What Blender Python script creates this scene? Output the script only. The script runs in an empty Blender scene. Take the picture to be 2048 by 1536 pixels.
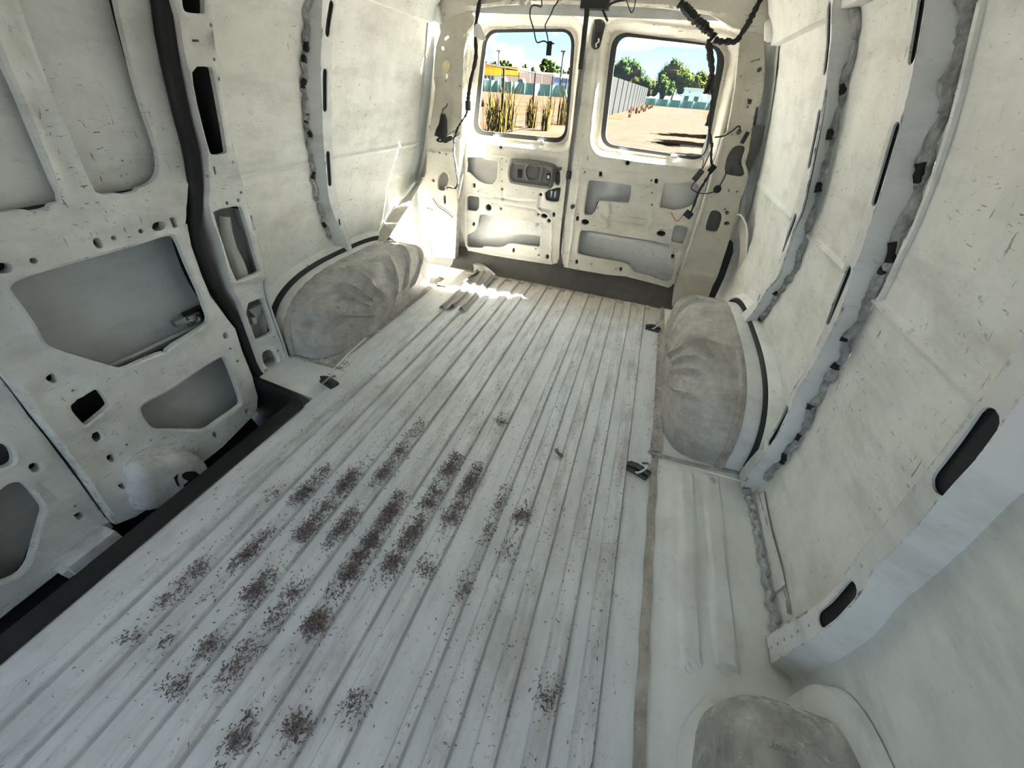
import bpy, bmesh, math, random
import numpy as np
from mathutils import Vector, Matrix
from mathutils.geometry import delaunay_2d_cdt
random.seed(7); rng = np.random.default_rng(7)
SC = bpy.context.scene; COL = SC.collection

# ------------------------------------------------------------------ camera
F = 750.0                                   # focal length in pixels of the 2048 px frame
def _axes():
    c = np.array([1024., 768.])
    dv = lambda v: np.array([v[0]-c[0], v[1]-c[1], F])
    Y = dv((1338, 195)); Y /= np.linalg.norm(Y)
    X = -dv((-2240, -80)); X -= Y*(X@Y); X /= np.linalg.norm(X)
    return np.stack([X, Y, np.cross(X, Y)])
RA = _axes(); CAM = np.array([0.406, 0.0, 0.97])
cd = bpy.data.cameras.new('camera'); cam = bpy.data.objects.new('camera', cd); COL.objects.link(cam)
cd.sensor_width = 36; cd.lens = F/2048*36; cd.clip_start = .02; cd.clip_end = 2000
cam.matrix_world = Matrix(((RA[0,0], -RA[0,1], -RA[0,2], CAM[0]), (RA[1,0], -RA[1,1], -RA[1,2], CAM[1]),
                           (RA[2,0], -RA[2,1], -RA[2,2], CAM[2]), (0,0,0,1)))
SC.camera = cam

# ------------------------------------------------------------------ sky, sun, exposure
SKY = 0.62; SUN = 34.0; EXPO = 4.2
wd = bpy.data.worlds.new('sky'); SC.world = wd; wd.use_nodes = True
nt = wd.node_tree; nt.nodes.clear()
def N(tree, kind, **kw):
    n = tree.nodes.new(kind)
    for k, v in kw.items():
        if k in ('noise_dimensions','operation','blend_type','data_type','attribute_name','distribution','wave_type','bands_direction','feature','voronoi_dimensions','interpolation','mode','attribute_type'): setattr(n, k, v)
        else: n.inputs[k].default_value = v
    return n
def ramp(tree, src, stops):
    r = tree.nodes.new('ShaderNodeValToRGB'); e = r.color_ramp.elements
    while len(e) < len(stops): e.new(.5)
    for i, (p, c) in enumerate(stops):
        e[i].position = p; e[i].color = (c, c, c, 1) if isinstance(c, (int, float)) else (*c, 1)
    tree.links.new(src, r.inputs[0]); return r.outputs[0]
tc = N(nt, 'ShaderNodeTexCoord'); sep = N(nt, 'ShaderNodeSeparateXYZ'); nt.links.new(tc.outputs['Generated'], sep.inputs[0])
blue = ramp(nt, sep.outputs['Z'], [(0, (.10, .15, .17)), (.10, (.060, .122, .152)), (.3, (.048, .118, .170)), (1, (.04, .12, .22))])
mp = N(nt, 'ShaderNodeMapping', Scale=(1, 1, 2.6)); nt.links.new(tc.outputs['Generated'], mp.inputs[0])
cn = N(nt, 'ShaderNodeTexNoise', Scale=7.5, Detail=8, Roughness=.56); nt.links.new(mp.outputs[0], cn.inputs['Vector'])
cm = ramp(nt, cn.outputs[0], [(.45, 0), (.57, 1)])
cn2 = N(nt, 'ShaderNodeTexNoise', Scale=16, Detail=6); nt.links.new(mp.outputs[0], cn2.inputs['Vector'])
cc = ramp(nt, cn2.outputs[0], [(.3, (.13, .16, .18)), (.55, (.30, .295, .29))])
mx = N(nt, 'ShaderNodeMix', data_type='RGBA'); nt.links.new(cm, mx.inputs[0]); nt.links.new(blue, mx.inputs[6]); nt.links.new(cc, mx.inputs[7])
bg = N(nt, 'ShaderNodeBackground', Strength=SKY); nt.links.new(mx.outputs[2], bg.inputs[0])
wo = N(nt, 'ShaderNodeOutputWorld'); nt.links.new(bg.outputs[0], wo.inputs[0])
sl = bpy.data.lights.new('sun', 'SUN'); sl.energy = SUN; sl.color = (1, .955, .875); sl.angle = math.radians(.6)
so = bpy.data.objects.new('sun', sl); COL.objects.link(so); so.location = (8, 6, 9)
so.rotation_euler = Vector((-.80, -.40, -1)).to_track_quat('-Z', 'Y').to_euler()
vs = SC.view_settings; vs.view_transform = 'Standard'; vs.look = 'None'; vs.gamma = 1; vs.use_curve_mapping = False; vs.exposure = EXPO

# ------------------------------------------------------------------ measuring helpers
CROPS = dict(A=(0,0,1/3), B=(400,0,1/3), C=(840,0,.1953125), D=(1150,0,.1953125), E=(840,280,.1953125), F=(1120,280,400/1707),
    G=(1400,0,1/3), H=(0,380,560/1654), I=(0,720,560/1483), J=(400,350,.325521), K=(1200,500,.325521), L=(1448,450,.390625),
    M=(1200,900,636/1536), N=(1448,936,.390625), O=(0,936,.390625), P=(600,780,700/2048), Q=(760,460,.1953125), S=(740,240,220/1126),
    U=(940,50,220/2048), V=(1200,60,260/2048), X=(1440,0,260/1997), Y=(540,640,220/2048), Z=(1380,400,180/922), a=(860,0,200/2048),
    b=(1360,0,200/1024), c=(1050,0,200/2048), d=(880,560,500/2048), f=(0,0,1))
def T(k, *pts):
    x, y, s = CROPS[k]; return [(x+u*s, y+v*s) for u, v in pts]
def ray(p): return RA @ np.array([p[0]-1024, p[1]-768, F])
def at_y(p, y): d = ray(p); return CAM+d*((y-CAM[1])/d[1])
def at_z(p, z=0.): d = ray(p); return CAM+d*((z-CAM[2])/d[2])
WZ = [-.4, 0, .25, .45, .68, .95, 1.1, 1.25, 1.40, 1.5]; WX = [.95, .965, .965, .945, .895, .83, .785, .725, .64, .57]
def W(z): return np.interp(z, WZ, WX)
def sstep(a, b, x):
    t = np.clip((np.asarray(x, float)-a)/(b-a), 0, 1); return t*t*(3-2*t)
def at_side(p, side, dep):
    """where the line of sight meets the side of the body, dep inboard of the outer skin (number or f(z))"""
    df = dep if callable(dep) else (lambda z: dep)
    d = ray(p); d = d/np.linalg.norm(d); a, b = 0.05, 6.0
    g = lambda t: side*(CAM+d*t)[0]-(W((CAM+d*t)[2])-df((CAM+d*t)[2]))
    for _ in range(48):
        m = .5*(a+b)
        if g(m) > 0: b = m
        else: a = m
    return CAM+d*a
def side_map(side, dep):
    df = dep if callable(dep) else (lambda z: np.zeros_like(z)+dep)
    return lambda u, v, w: np.stack([side*(W(v)-df(v)-w), u, v], -1)
def side_px(pts, side, dep): return [tuple(at_side(p, side, dep)[1:]) for p in pts]
def rear_map(Y): return lambda u, v, w: np.stack([u, Y-w, v], -1)
def rear_px(pts, Y): return [tuple(at_y(p, Y)[[0, 2]]) for p in pts]
def floor_map(z0=0.): return lambda u, v, w: np.stack([u, v, z0+w], -1)
def floor_px(pts, z=0.): return [tuple(at_z(p, z)[:2]) for p in pts]

# ------------------------------------------------------------------ object helpers
def tag(o, label=None, category=None, group=None, kind=None):
    for k, v in (('label', label), ("category", category), ('group', group), ('kind', kind)):
        if v: o[k] = v
    return o
def empty(name, loc=(0, 0, 0), **kw):
    o = bpy.data.objects.new(name, None); COL.objects.link(o); o.location = loc; o.empty_display_size = .05
    bpy.context.view_layer.update(); return tag(o, **kw)
def mesh(name, verts, faces, mat, parent=None, smooth=True, attrs=None, **kw):
    me = bpy.data.meshes.new(name); me.from_pydata([tuple(map(float, v)) for v in verts], [], [tuple(map(int, f)) for f in faces])
    attrs = dict(attrs or {}); attrs.setdefault('edge', np.full(len(verts), 1.0))
    if True:
        for an, av in attrs.items():
            at = me.attributes.new(an, 'FLOAT', 'POINT'); at.data.foreach_set('value', np.asarray(av, dtype=np.float32))
    bm = bmesh.new(); bm.from_mesh(me); bmesh.ops.recalc_face_normals(bm, faces=bm.faces); bm.to_mesh(me); bm.free()
    me.update()
    if smooth:
        me.polygons.foreach_set('use_smooth', [True]*len(me.polygons))
        try: me.set_sharp_from_angle(angle=math.radians(38))
        except Exception: pass
    if mat: me.materials.append(mat)
    o = bpy.data.objects.new(name, me); COL.objects.link(o)
    if parent is not None:
        o.parent = parent; o.matrix_parent_inverse = Matrix.Translation(-parent.location) if parent.type == 'EMPTY' else Matrix()
    return tag(o, **kw)
class MB:
    def __init__(s): s.v = []; s.f = []
    def add(s, v, f):
        n = len(s.v); s.v += [tuple(x) for x in v]; s.f += [tuple(i+n for i in q) for q in f]; return s
    def box(s, lo, hi, M=None):
        v = [Vector((x, y, z)) for z in (lo[2], hi[2]) for y in (lo[1], hi[1]) for x in (lo[0], hi[0])]
        if M is not None: v = [M @ p for p in v]
        return s.add(v, [(0,2,3,1), (4,5,7,6), (0,1,5,4), (2,6,7,3), (0,4,6,2), (1,3,7,5)])
    def rbox(s, lo, hi, r=.004, M=None, n=2):
        """box with rounded vertical edges and chamfered top"""
        x0, y0, z0 = lo; x1, y1, z1 = hi; ring = []
        for cx, cy, a0 in ((x1-r, y1-r, 0), (x0+r, y1-r, 90), (x0+r, y0+r, 180), (x1-r, y0+r, 270)):
            for k in range(n+1):
                a = math.radians(a0+90*k/n); ring.append((cx, cy, math.cos(a), math.sin(a)))
        L = []
        for z, e in ((z0, r), (z1-r, r), (z1-r*.3, r*.7), (z1, 0)):
            L.append([Vector((cx+c*e, cy+q*e, z)) for cx, cy, c, q in ring])
        m = len(ring); v = [p for l in L for p in l]
        if M is not None: v = [M @ p for p in v]
        f = [(k*m+i, k*m+(i+1) % m, (k+1)*m+(i+1) % m, (k+1)*m+i) for k in range(3) for i in range(m)]
        f += [tuple(range(m-1, -1, -1)), tuple(range(3*m, 4*m))]
        return s.add(v, f)
    def tube(s, pts, r, n=8, cap=True, flat=1.0):
        P = [Vector(p) for p in pts]; m = len(P)
        rr = r if hasattr(r, '__len__') else [r]*m
        t = (P[1]-P[0]).normalized(); u = t.orthogonal().normalized(); v = []
        for i in range(m):
            tt = (P[min(i+1, m-1)]-P[max(i-1, 0)])
            tt = tt.normalized() if tt.length > 1e-9 else t
            u = (u-tt*u.dot(tt)); u = u.normalized() if u.length > 1e-6 else tt.orthogonal().normalized()
            w = tt.cross(u); t = tt
            v += [P[i]+(u*math.cos(2*math.pi*k/n)+w*math.sin(2*math.pi*k/n)*flat)*rr[i] for k in range(n)]
        f = [(i*n+k, i*n+(k+1) % n, (i+1)*n+(k+1) % n, (i+1)*n+k) for i in range(m-1) for k in range(n)]
        if cap: f += [tuple(range(n-1, -1, -1)), tuple(range((m-1)*n, m*n))]
        return s.add(v, f)
    def strip(s, A, B):
        n = len(A); return s.add(list(A)+list(B), [(i, i+1, n+i+1, n+i) for i in range(n-1)])
    def grid(s, P):
        P = np.asarray(P); a, b = P.shape[:2]
        return s.add(P.reshape(-1, 3), [(i*b+j, i*b+j+1, (i+1)*b+j+1, (i+1)*b+j) for i in range(a-1) for j in range(b-1)])
    def obj(s, name, mat, parent=None, **kw): return mesh(name, s.v, s.f, mat, parent, **kw)

def resample(P, step, closed=True):
    P = [np.array(p, float) for p in P]; Q = []
    n = len(P); m = n if closed else n-1
    for i in range(m):
        a, b = P[i], P[(i+1) % n]; k = max(1, int(math.ceil(np.linalg.norm(b-a)/step)))
        Q += [a+(b-a)*j/k for j in range(k)]
    if not closed: Q.append(P[-1])
    return np.array(Q)
def soften(P, it=2, closed=True):
    P = [np.array(p, float) for p in P]
    for _ in range(it):
        Q = []; n = len(P)
        if closed:
            for i in range(n):
                a, b = P[i], P[(i+1) % n]; Q += [a*.75+b*.25, a*.25+b*.75]
        else:
            Q = [P[0]]
            for i in range(n-1):
                a, b = P[i], P[i+1]; Q += [a*.75+b*.25, a*.25+b*.75]
            Q.append(P[-1])
        P = Q
    return np.array(P)
def inside(pts, poly):
    x, y = pts[:, 0], pts[:, 1]; r = np.zeros(len(pts), bool); n = len(poly)
    for i in range(n):
        x1, y1 = poly[i]; x2, y2 = poly[(i+1) % n]
        if y1 == y2: continue
        c = (y1 > y) != (y2 > y); r ^= c & (x < (x2-x1)*(y-y1)/(y2-y1)+x1)
    return r
def seg_dist(pts, loop, closed=True):
    A = np.asarray(loop, float); Bq = np.roll(A, -1, 0)
    if not closed: A, Bq = A[:-1], Bq[:-1]
    best = np.full(len(pts), 1e9)
    for i in range(len(A)):
        d = Bq[i]-A[i]; l = d@d
        t = np.clip(((pts-A[i])@d)/(l+1e-12), 0, 1)
        best = np.minimum(best, np.hypot(*(pts-A[i]-t[:, None]*d).T))
    return best
def ngon(c, r, n=12, ry=None, rot=0):
    ry = ry or r
    return [(c[0]+r*math.cos(2*math.pi*k/n+rot), c[1]+ry*math.sin(2*math.pi*k/n+rot)) for k in range(n)]
def area(P):
    P = np.asarray(P); return .5*np.sum(P[:, 0]*np.roll(P[:, 1], -1)-np.roll(P[:, 0], -1)*P[:, 1])

def plate(name, outer, holes, mp, mat, parent=None, res=.025, back=.012, lip=.0025, emboss=None, soft=0, hsoft=1, outback=None, **kw):
    """pressed sheet: outline with holes, rolled rims of depth `back`, raised lips round the holes, relief from emboss(u, v)"""
    O = soften(outer, soft) if soft else np.array(outer, float)
    loops = [resample(O, res)]
    for h in holes:
        small = abs(area(h)) < 4e-4
        hh = soften(h, hsoft) if hsoft and not small else np.array(h, float)
        loops.append(resample(hh, res*.8))
    loops = [l if area(l) > 0 else l[::-1] for l in loops]
    V = []; Ed = []; rings = []
    for l in loops:
        n0 = len(V); V += list(l); m = len(l)
        Ed += [(n0+i, n0+(i+1) % m) for i in range(m)]; rings.append((n0, m))
    nb = len(V)
    # a second row of points a little way in from every rim
    extra = []
    for k, l in enumerate(loops):
        big = abs(area(l)) > 4e-4 or k == 0
        t = np.roll(l, -1, 0)-np.roll(l, 1, 0); t /= np.linalg.norm(t, axis=1)[:, None]+1e-9
        nrm = np.stack([-t[:, 1], t[:, 0]], -1)*(1 if k == 0 else -1)
        extra.append((l+nrm*(.007 if big else .0035), big and k > 0))
    lo, hi = O.min(0), O.max(0)
    gx, gy = np.meshgrid(np.arange(lo[0], hi[0]+res, res), np.arange(lo[1], hi[1]+res, res)); G = np.stack([gx.ravel(), gy.ravel()], -1)
    def ok(pts, dmin):
        k = inside(pts, loops[0])
        for h in loops[1:]: k &= ~inside(pts, h)
        pts = pts[k]
        d = np.full(len(pts), 9.)
        for l in loops: d = np.minimum(d, seg_dist(pts, l))
        return pts[d > dmin]
    G = ok(G, res*.45)
    EX = [ok(e, .003) for e, b in extra]
    for e in EX: V += list(e)
    V += list(G)
    cv, ce, cf, ov, oe, of = delaunay_2d_cdt([Vector(p) for p in V], Ed, [], 0, 1e-6)
    cv = np.array([[p.x, p.y] for p in cv]); tri = np.array([f for f in cf if len(f) == 3])
    cen = cv[tri].mean(1); keep = inside(cen, loops[0])
    for h in loops[1:]: keep &= ~inside(cen, h)
    tri = tri[keep]
    dist = np.full(len(cv), 9.); hd = np.full(len(cv), 9.)
    for k, l in enumerate(loops):
        d = seg_dist(cv, l); dist = np.minimum(dist, d if k == 0 else d+.006)
        if extra[k][1]: hd = np.minimum(hd, d)
    w = np.zeros(len(cv))
    if emboss is not None: w += emboss(cv[:, 0], cv[:, 1])
    if lip: w += lip*np.exp(-((hd-.007)/.006)**2)
    P = mp(cv[:, 0], cv[:, 1], w); n = len(cv); faces = [tuple(t) for t in tri]
    cnt = {}
    for t in tri:
        for i in range(3):
            e = (t[i], t[(i+1) % 3]); cnt[tuple(sorted(e))] = cnt.get(tuple(sorted(e)), 0)+1
    bnd = [e for e, c in cnt.items() if c == 1]; idx = sorted({i for e in bnd for i in e}); mpi = {i: n+j for j, i in enumerate(idx)}
    od = seg_dist(cv[idx], loops[0]) < 1e-5
    bd = np.where(od, back if outback is None else outback, back)
    for l in loops[1:]:
        if abs(area(l)) < 1.2e-3: bd = np.where(seg_dist(cv[idx], l) < 1e-5, max(back, .03) if back > .01 else back, bd)
    P2 = mp(cv[idx, 0], cv[idx, 1], w[idx]-bd)
    faces += [(a, b, mpi[b], mpi[a]) for a, b in bnd]
    P = np.concatenate([P, P2]); dist = np.concatenate([dist, dist[idx]])
    return mesh(name, P, faces, mat, parent, attrs={'edge': dist}, **kw)

def scale_poly2(P, grow):
    P = np.array(P); c = P.mean(0); d = P-c; l = np.linalg.norm(d, axis=1)[:, None]; return [tuple(q) for q in c+d*(l+grow)/l]
def ridge(P0, P1, r, h):
    """straight raised bead from P0 to P1 as a relief function"""
    a = np.array(P0, float); b = np.array(P1, float); d = b-a; l = d@d
    def fn(u, v):
        q = np.stack([u, v], -1)-a; t = np.clip(q@d/l, 0, 1); return h*(1-sstep(r*.5, r, np.hypot(*(q-t[:, None]*d).T)))
    return fn
def pad(poly, h, soft=.012):
    L = np.array(poly, float)
    def fn(u, v):
        q = np.stack([u, v], -1); d = seg_dist(q, L); d = np.where(inside(q, L), d, -d); return h*sstep(-soft*.5, soft*.5, d)
    return fn
def relief(*fs):
    return lambda u, v: sum(f(u, v) for f in fs)

# ------------------------------------------------------------------ materials
def mat_new(name):
    m = bpy.data.materials.new(name); m.use_nodes = True; t = m.node_tree; t.nodes.clear()
    o = t.nodes.new('ShaderNodeOutputMaterial'); b = t.nodes.new('ShaderNodeBsdfPrincipled'); t.links.new(b.outputs[0], o.inputs[0])
    return m, t, b
def mixc(t, fac, a, b, mode='MIX'):
    n = N(t, 'ShaderNodeMix', data_type='RGBA', blend_type=mode)
    for s, v in ((0, fac), (6, a), (7, b)):
        if isinstance(v, (int, float)): n.inputs[s].default_value = v
        elif isinstance(v, tuple): n.inputs[s].default_value = (*v, 1)
        else: t.links.new(v, n.inputs[s])
    return n.outputs[2]
def math_(t, op, a, b=0.):
    n = N(t, 'ShaderNodeMath', operation=op)
    for i, v in enumerate((a, b)):
        if isinstance(v, (int, float)): n.inputs[i].default_value = v
        else: t.links.new(v, n.inputs[i])
    return n.outputs[0]
def noise(t, vec, scale, detail=4, rough=.55, sc=None, rot=None, loc=None):
    if sc or rot or loc:
        m = N(t, 'ShaderNodeMapping')
        if sc: m.inputs['Scale'].default_value = sc
        if rot: m.inputs['Rotation'].default_value = rot
        if loc: m.inputs['Location'].default_value = loc
        t.links.new(vec, m.inputs[0]); vec = m.outputs[0]
    n = N(t, 'ShaderNodeTexNoise', Scale=scale, Detail=detail, Roughness=rough); t.links.new(vec, n.inputs['Vector']); return n.outputs[0]
def paint(name, base=(.74, .75, .72), dirt=(.36, .33, .28), grime=.35, scratch=.5, speck=.3, chips=.6, rough=.42, bump=.15, blotch=.55, edged=True, smudge=.42, fine=0.):
    """old van paint: soft grime, scuffs and scratches, dark specks, chipped rims"""
    m, t, b = mat_new(name); v = N(t, 'ShaderNodeTexCoord').outputs['Object']
    g = noise(t, v, 2.2, 9, .62); gm = ramp(t, g, [(blotch-.12, 0), (blotch+.22, 1)])
    g2 = noise(t, v, 11, 8, .65, loc=(3, 1, 2)); gm2 = ramp(t, g2, [(.46, 0), (.72, 1)])
    c = mixc(t, math_(t, 'MULTIPLY', gm, grime), base, dirt)
    c = mixc(t, math_(t, 'MULTIPLY', gm2, grime*.6), c, dirt)
    # smudges lying along the body, then scuffs and scratches in patches
    sm = ramp(t, noise(t, v, 1., 8, .68, sc=(5, 3.2, 11), loc=(1.7, .3, 4)), [(.50, 0), (.74, 1)])
    c = mixc(t, math_(t, 'MULTIPLY', sm, smudge), c, (.30, .29, .265))
    if fine:
        fm = ramp(t, noise(t, v, 26, 9, .75, sc=(1, .6, 1.6)), [(.44, 0), (.62, 1)])
        c = mixc(t, math_(t, 'MULTIPLY', fm, .55*fine), c, dirt)
        fh = ramp(t, noise(t, v, 40, 6, .7, loc=(5, 5, 5)), [(.58, 0), (.68, 1)])
        c = mixc(t, math_(t, 'MULTIPLY', fh, .45*fine), c, (.78, .77, .73))
    zone = ramp(t, noise(t, v, 2.6, 5, .6, loc=(7, 7, 1)), [(.43, 0), (.63, 1)])
    dst = N(t, 'ShaderNodeMix', data_type='RGBA', blend_type='ADD'); dst.inputs[0].default_value = .05
    dn = N(t, 'ShaderNodeTexNoise', Scale=6., Detail=2); t.links.new(v, dn.inputs['Vector']); t.links.new(v, dst.inputs[6]); t.links.new(dn.outputs[1], dst.inputs[7])
    for sc, rot, th in (((9, 30, 160), (.35, .25, .1), .672), ((40, 22, 190), (1.05, .6, .4), .68), ((22, 120, 18), (.8, .35, .9), .665), ((26, 26, 90), (2.0, .9, .2), .672)):
        s = ramp(t, noise(t, dst.outputs[2], 1.2, 4, .6, sc=sc, rot=rot), [(th, 0), (th+.03, 1)])
        c = mixc(t, math_(t, 'MULTIPLY', math_(t, 'MULTIPLY', s, zone), scratch), c, (.075, .073, .068))
    sp = ramp(t, noise(t, v, 110, 4, .7), [(.655, 0), (.70, 1)]); zone2 = ramp(t, noise(t, v, 5, 3), [(.40, 0), (.65, 1)])
    c = mixc(t, math_(t, 'MULTIPLY', math_(t, 'MULTIPLY', sp, zone2), speck), c, (.05, .045, .04))
    s2 = ramp(t, noise(t, v, 42, 5, .75, loc=(2, 8, 3)), [(.645, 0), (.685, 1)]); zone3 = ramp(t, noise(t, v, 3.7, 4, .6, loc=(9, 1, 1)), [(.43, 0), (.62, 1)])
    c = mixc(t, math_(t, 'MULTIPLY', math_(t, 'MULTIPLY', s2, zone3), speck*.9), c, (.06, .055, .05))
    if edged and chips:
        e = N(t, 'ShaderNodeAttribute', attribute_name='edge').outputs['Fac']
        en = math_(t, 'ADD', e, math_(t, 'MULTIPLY', math_(t, 'SUBTRACT', noise(t, v, 30, 6, .75), .62), -.05))
        em = ramp(t, en, [(.001, 1), (.006, 0)])
        c = mixc(t, math_(t, 'MULTIPLY', em, chips), c, (.06, .06, .058))
    t.links.new(c, b.inputs['Base Color'])
    r = math_(t, 'ADD', math_(t, 'MULTIPLY', gm2, .25), rough); t.links.new(r, b.inputs['Roughness'])
    b.inputs['Specular IOR Level'].default_value = .45
    if bump:
        bp = N(t, 'ShaderNodeBump', Strength=bump, Distance=.01); t.links.new(noise(t, v, 9, 5, .5), bp.inputs['Height']); t.links.new(bp.outputs[0], b.inputs['Normal'])
    return m
def plain(name, col, rough=.6, metal=0., var=.25, scale=20, bump=0., spec=.4):
    m, t, b = mat_new(name); v = N(t, 'ShaderNodeTexCoord').outputs['Object']
    n = ramp(t, noise(t, v, scale, 6, .6), [(.3, 1-var), (.7, 1+var*.3)])
    t.links.new(mixc(t, 1., col, n, 'MULTIPLY'), b.inputs['Base Color'])
    b.inputs['Roughness'].default_value = rough; b.inputs['Metallic'].default_value = metal; b.inputs['Specular IOR Level'].default_value = spec
    if bump:
        bp = N(t, 'ShaderNodeBump', Strength=bump, Distance=.005); t.links.new(noise(t, v, scale*3, 4), bp.inputs['Height']); t.links.new(bp.outputs[0], b.inputs['Normal'])
    return m
M_skin = paint('wall_paint', base=(.85, .865, .83), grime=.34, scratch=.75, speck=.5, chips=0, edged=False, bump=.10)
M_post = paint('post_paint', base=(.76, .78, .775), grime=.25, scratch=.25, speck=.25, chips=.85)
M_rear = paint('rear_paint', base=(.64, .615, .545), grime=.62, scratch=1., speck=1., chips=.55, dirt=(.42, .37, .29))
M_pil = paint('corner_pillar_paint', base=(.54, .515, .44), grime=.6, scratch=.8, speck=1., chips=.6, dirt=(.34, .29, .21))
M_door = paint('door_paint', base=(.82, .835, .81), grime=.42, scratch=.85, speck=.7, chips=.55)
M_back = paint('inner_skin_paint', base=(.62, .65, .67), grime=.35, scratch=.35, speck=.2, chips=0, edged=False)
M_rearback = paint('rear_inner_skin', base=(.68, .67, .64), grime=.35, scratch=.3, speck=.2, chips=0, edged=False)
M_arch = paint('arch_paint', base=(.66, .655, .62), dirt=(.17, .155, .13), grime=.80, scratch=.7, speck=.8, chips=0, edged=False, blotch=.48, rough=.40, bump=.35, fine=.65)
M_hump = paint('hump_paint', base=(.56, .57, .545), dirt=(.15, .145, .13), grime=.75, scratch=.7, speck=.5, chips=0, edged=False, blotch=.44, rough=.26, bump=.25, fine=.8)
M_side = paint('floor_side_paint', base=(.78, .80, .79), grime=.30, scratch=.15, speck=.35, chips=0, edged=False, dirt=(.40, .36, .29))
M_dirty = paint('dirty_seam', base=(.56, .53, .48), dirt=(.17, .145, .12), grime=.7, scratch=.6, speck=.9, chips=0, edged=False, blotch=.46, fine=.9)
M_black = plain('black_trim', (.020, .020, .021), .55, var=.4, bump=.1)
M_blackp = plain('black_plastic', (.012, .012, .013), .5, var=.3, bump=.15)
M_seal = plain('rubber_seal', (.016, .016, .016), .6, var=.3)
M_frame = plain('window_rubber', (.035, .036, .038), .6, var=.2)
M_thresh = plain('threshold_plate', (.075, .068, .060), .6, var=.25, bump=.1)
M_grey = plain('handle_plastic', (.115, .113, .105), .55, var=.15, scale=60)
M_greyd = plain('handle_dark', (.05, .05, .048), .5, var=.15)
M_foam = plain('sealant_foam', (.46, .46, .45), .85, var=.6, scale=45, bump=.6)
M_seam = plain('sealant_bead', (.50, .51, .50), .7, var=.4, scale=50, bump=.4)
M_void = plain('cavity_shade', (.018, .020, .022), .8)  # near-black standing in for the shade inside cavities
M_metal = plain('bare_metal', (.55, .55, .54), .3, metal=1., var=.3)
M_steel = plain('dark_steel', (.10, .095, .09), .5, metal=.6, var=.5)
M_wire = plain('wire_black', (.013, .013, .014), .55)
M_tape = plain('frayed_tape', (.022, .022, .024), .8, var=.5, scale=90, bump=.6)
M_red = plain('wire_red', (.45, .05, .04), .5)
M_white = plain('white_plastic', (.70, .70, .66), .45, var=.15)
M_yel = plain('yellowed_foam', (.66, .58, .36), .8, var=.3)
M_trimg = paint('dusty_grey_trim', base=(.23, .225, .21), dirt=(.50, .47, .42), grime=.8, scratch=.2, speck=.6, chips=0, edged=False, blotch=.50)
M_leaf = plain('dry_leaf', (.22, .15, .08), .8, var=.5, scale=80)
def floor_mat():
    m, t, b = mat_new('floor_paint'); v = N(t, 'ShaderNodeTexCoord').outputs['Object']
    rib = N(t, 'ShaderNodeAttribute', attribute_name='rib').outputs['Fac']
    base = mixc(t, ramp(t, noise(t, v, 1.6, 6), [(.35, 0), (.65, 1)]), (.68, .71, .735), (.74, .755, .76))
    # grime: along the ribs, more on the ribs than between
    st = noise(t, v, 1., 8, .68, sc=(26, 5, 10)); d1 = ramp(t, st, [(.44, 0), (.74, 1)])
    cr = N(t, 'ShaderNodeAttribute', attribute_name='crease').outputs['Fac']
    k = math_(t, 'ADD', .34, math_(t, 'MULTIPLY', rib, .45))
    c = mixc(t, math_(t, 'MULTIPLY', d1, k), base, (.27, .25, .225))
    blot = ramp(t, noise(t, v, 3.1, 9, .66, loc=(2, 5, 0)), [(.52, 0), (.72, 1)])
    c = mixc(t, math_(t, 'MULTIPLY', blot, .5), c, (.36, .33, .29))
    sp = ramp(t, noise(t, v, 85, 4, .72), [(.60, 0), (.67, 1)]); z = ramp(t, noise(t, v, 4.2, 4, loc=(1, 9, 0)), [(.34, 0), (.60, 1)])
    k2 = math_(t, 'ADD', .34, math_(t, 'MULTIPLY', rib, .50))
    c = mixc(t, math_(t, 'MULTIPLY', math_(t, 'MULTIPLY', sp, z), k2), c, (.055, .048, .044))
    sc = ramp(t, noise(t, v, 1.4, 3, .6, sc=(90, 8, 9), rot=(0, 0, .15)), [(.68, 0), (.70, 1)])
    c = mixc(t, math_(t, 'MULTIPLY', sc, .35), c, (.10, .095, .09))
    cn_ = ramp(t, noise(t, v, 1., 7, .7, sc=(20, 7, 10), loc=(3, 0, 0)), [(.30, .25), (.62, 1)])
    c = mixc(t, math_(t, 'MULTIPLY', math_(t, 'MULTIPLY', cr, cn_), .58), c, (.17, .16, .15))      # darker broken line along the rib feet
    # dirt at the rear end, extended and yellowed to dim and warm sun bounce
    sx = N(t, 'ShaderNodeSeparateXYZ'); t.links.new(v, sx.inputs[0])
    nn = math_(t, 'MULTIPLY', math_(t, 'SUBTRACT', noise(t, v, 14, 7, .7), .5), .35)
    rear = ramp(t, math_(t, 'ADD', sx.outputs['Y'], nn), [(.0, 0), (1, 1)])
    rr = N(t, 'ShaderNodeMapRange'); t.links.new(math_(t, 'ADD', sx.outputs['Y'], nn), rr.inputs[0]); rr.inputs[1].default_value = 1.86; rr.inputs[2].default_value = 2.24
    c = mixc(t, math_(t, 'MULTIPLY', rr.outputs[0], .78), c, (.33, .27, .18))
    t.links.new(c, b.inputs['Base Color']); t.links.new(math_(t, 'ADD', math_(t, 'MULTIPLY', d1, .3), .36), b.inputs['Roughness'])
    bp = N(t, 'ShaderNodeBump', Strength=.12, Distance=.006); t.links.new(noise(t, v, 30, 6, .6), bp.inputs['Height']); t.links.new(bp.outputs[0], b.inputs['Normal'])
    return m
M_floor = floor_mat()
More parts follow.
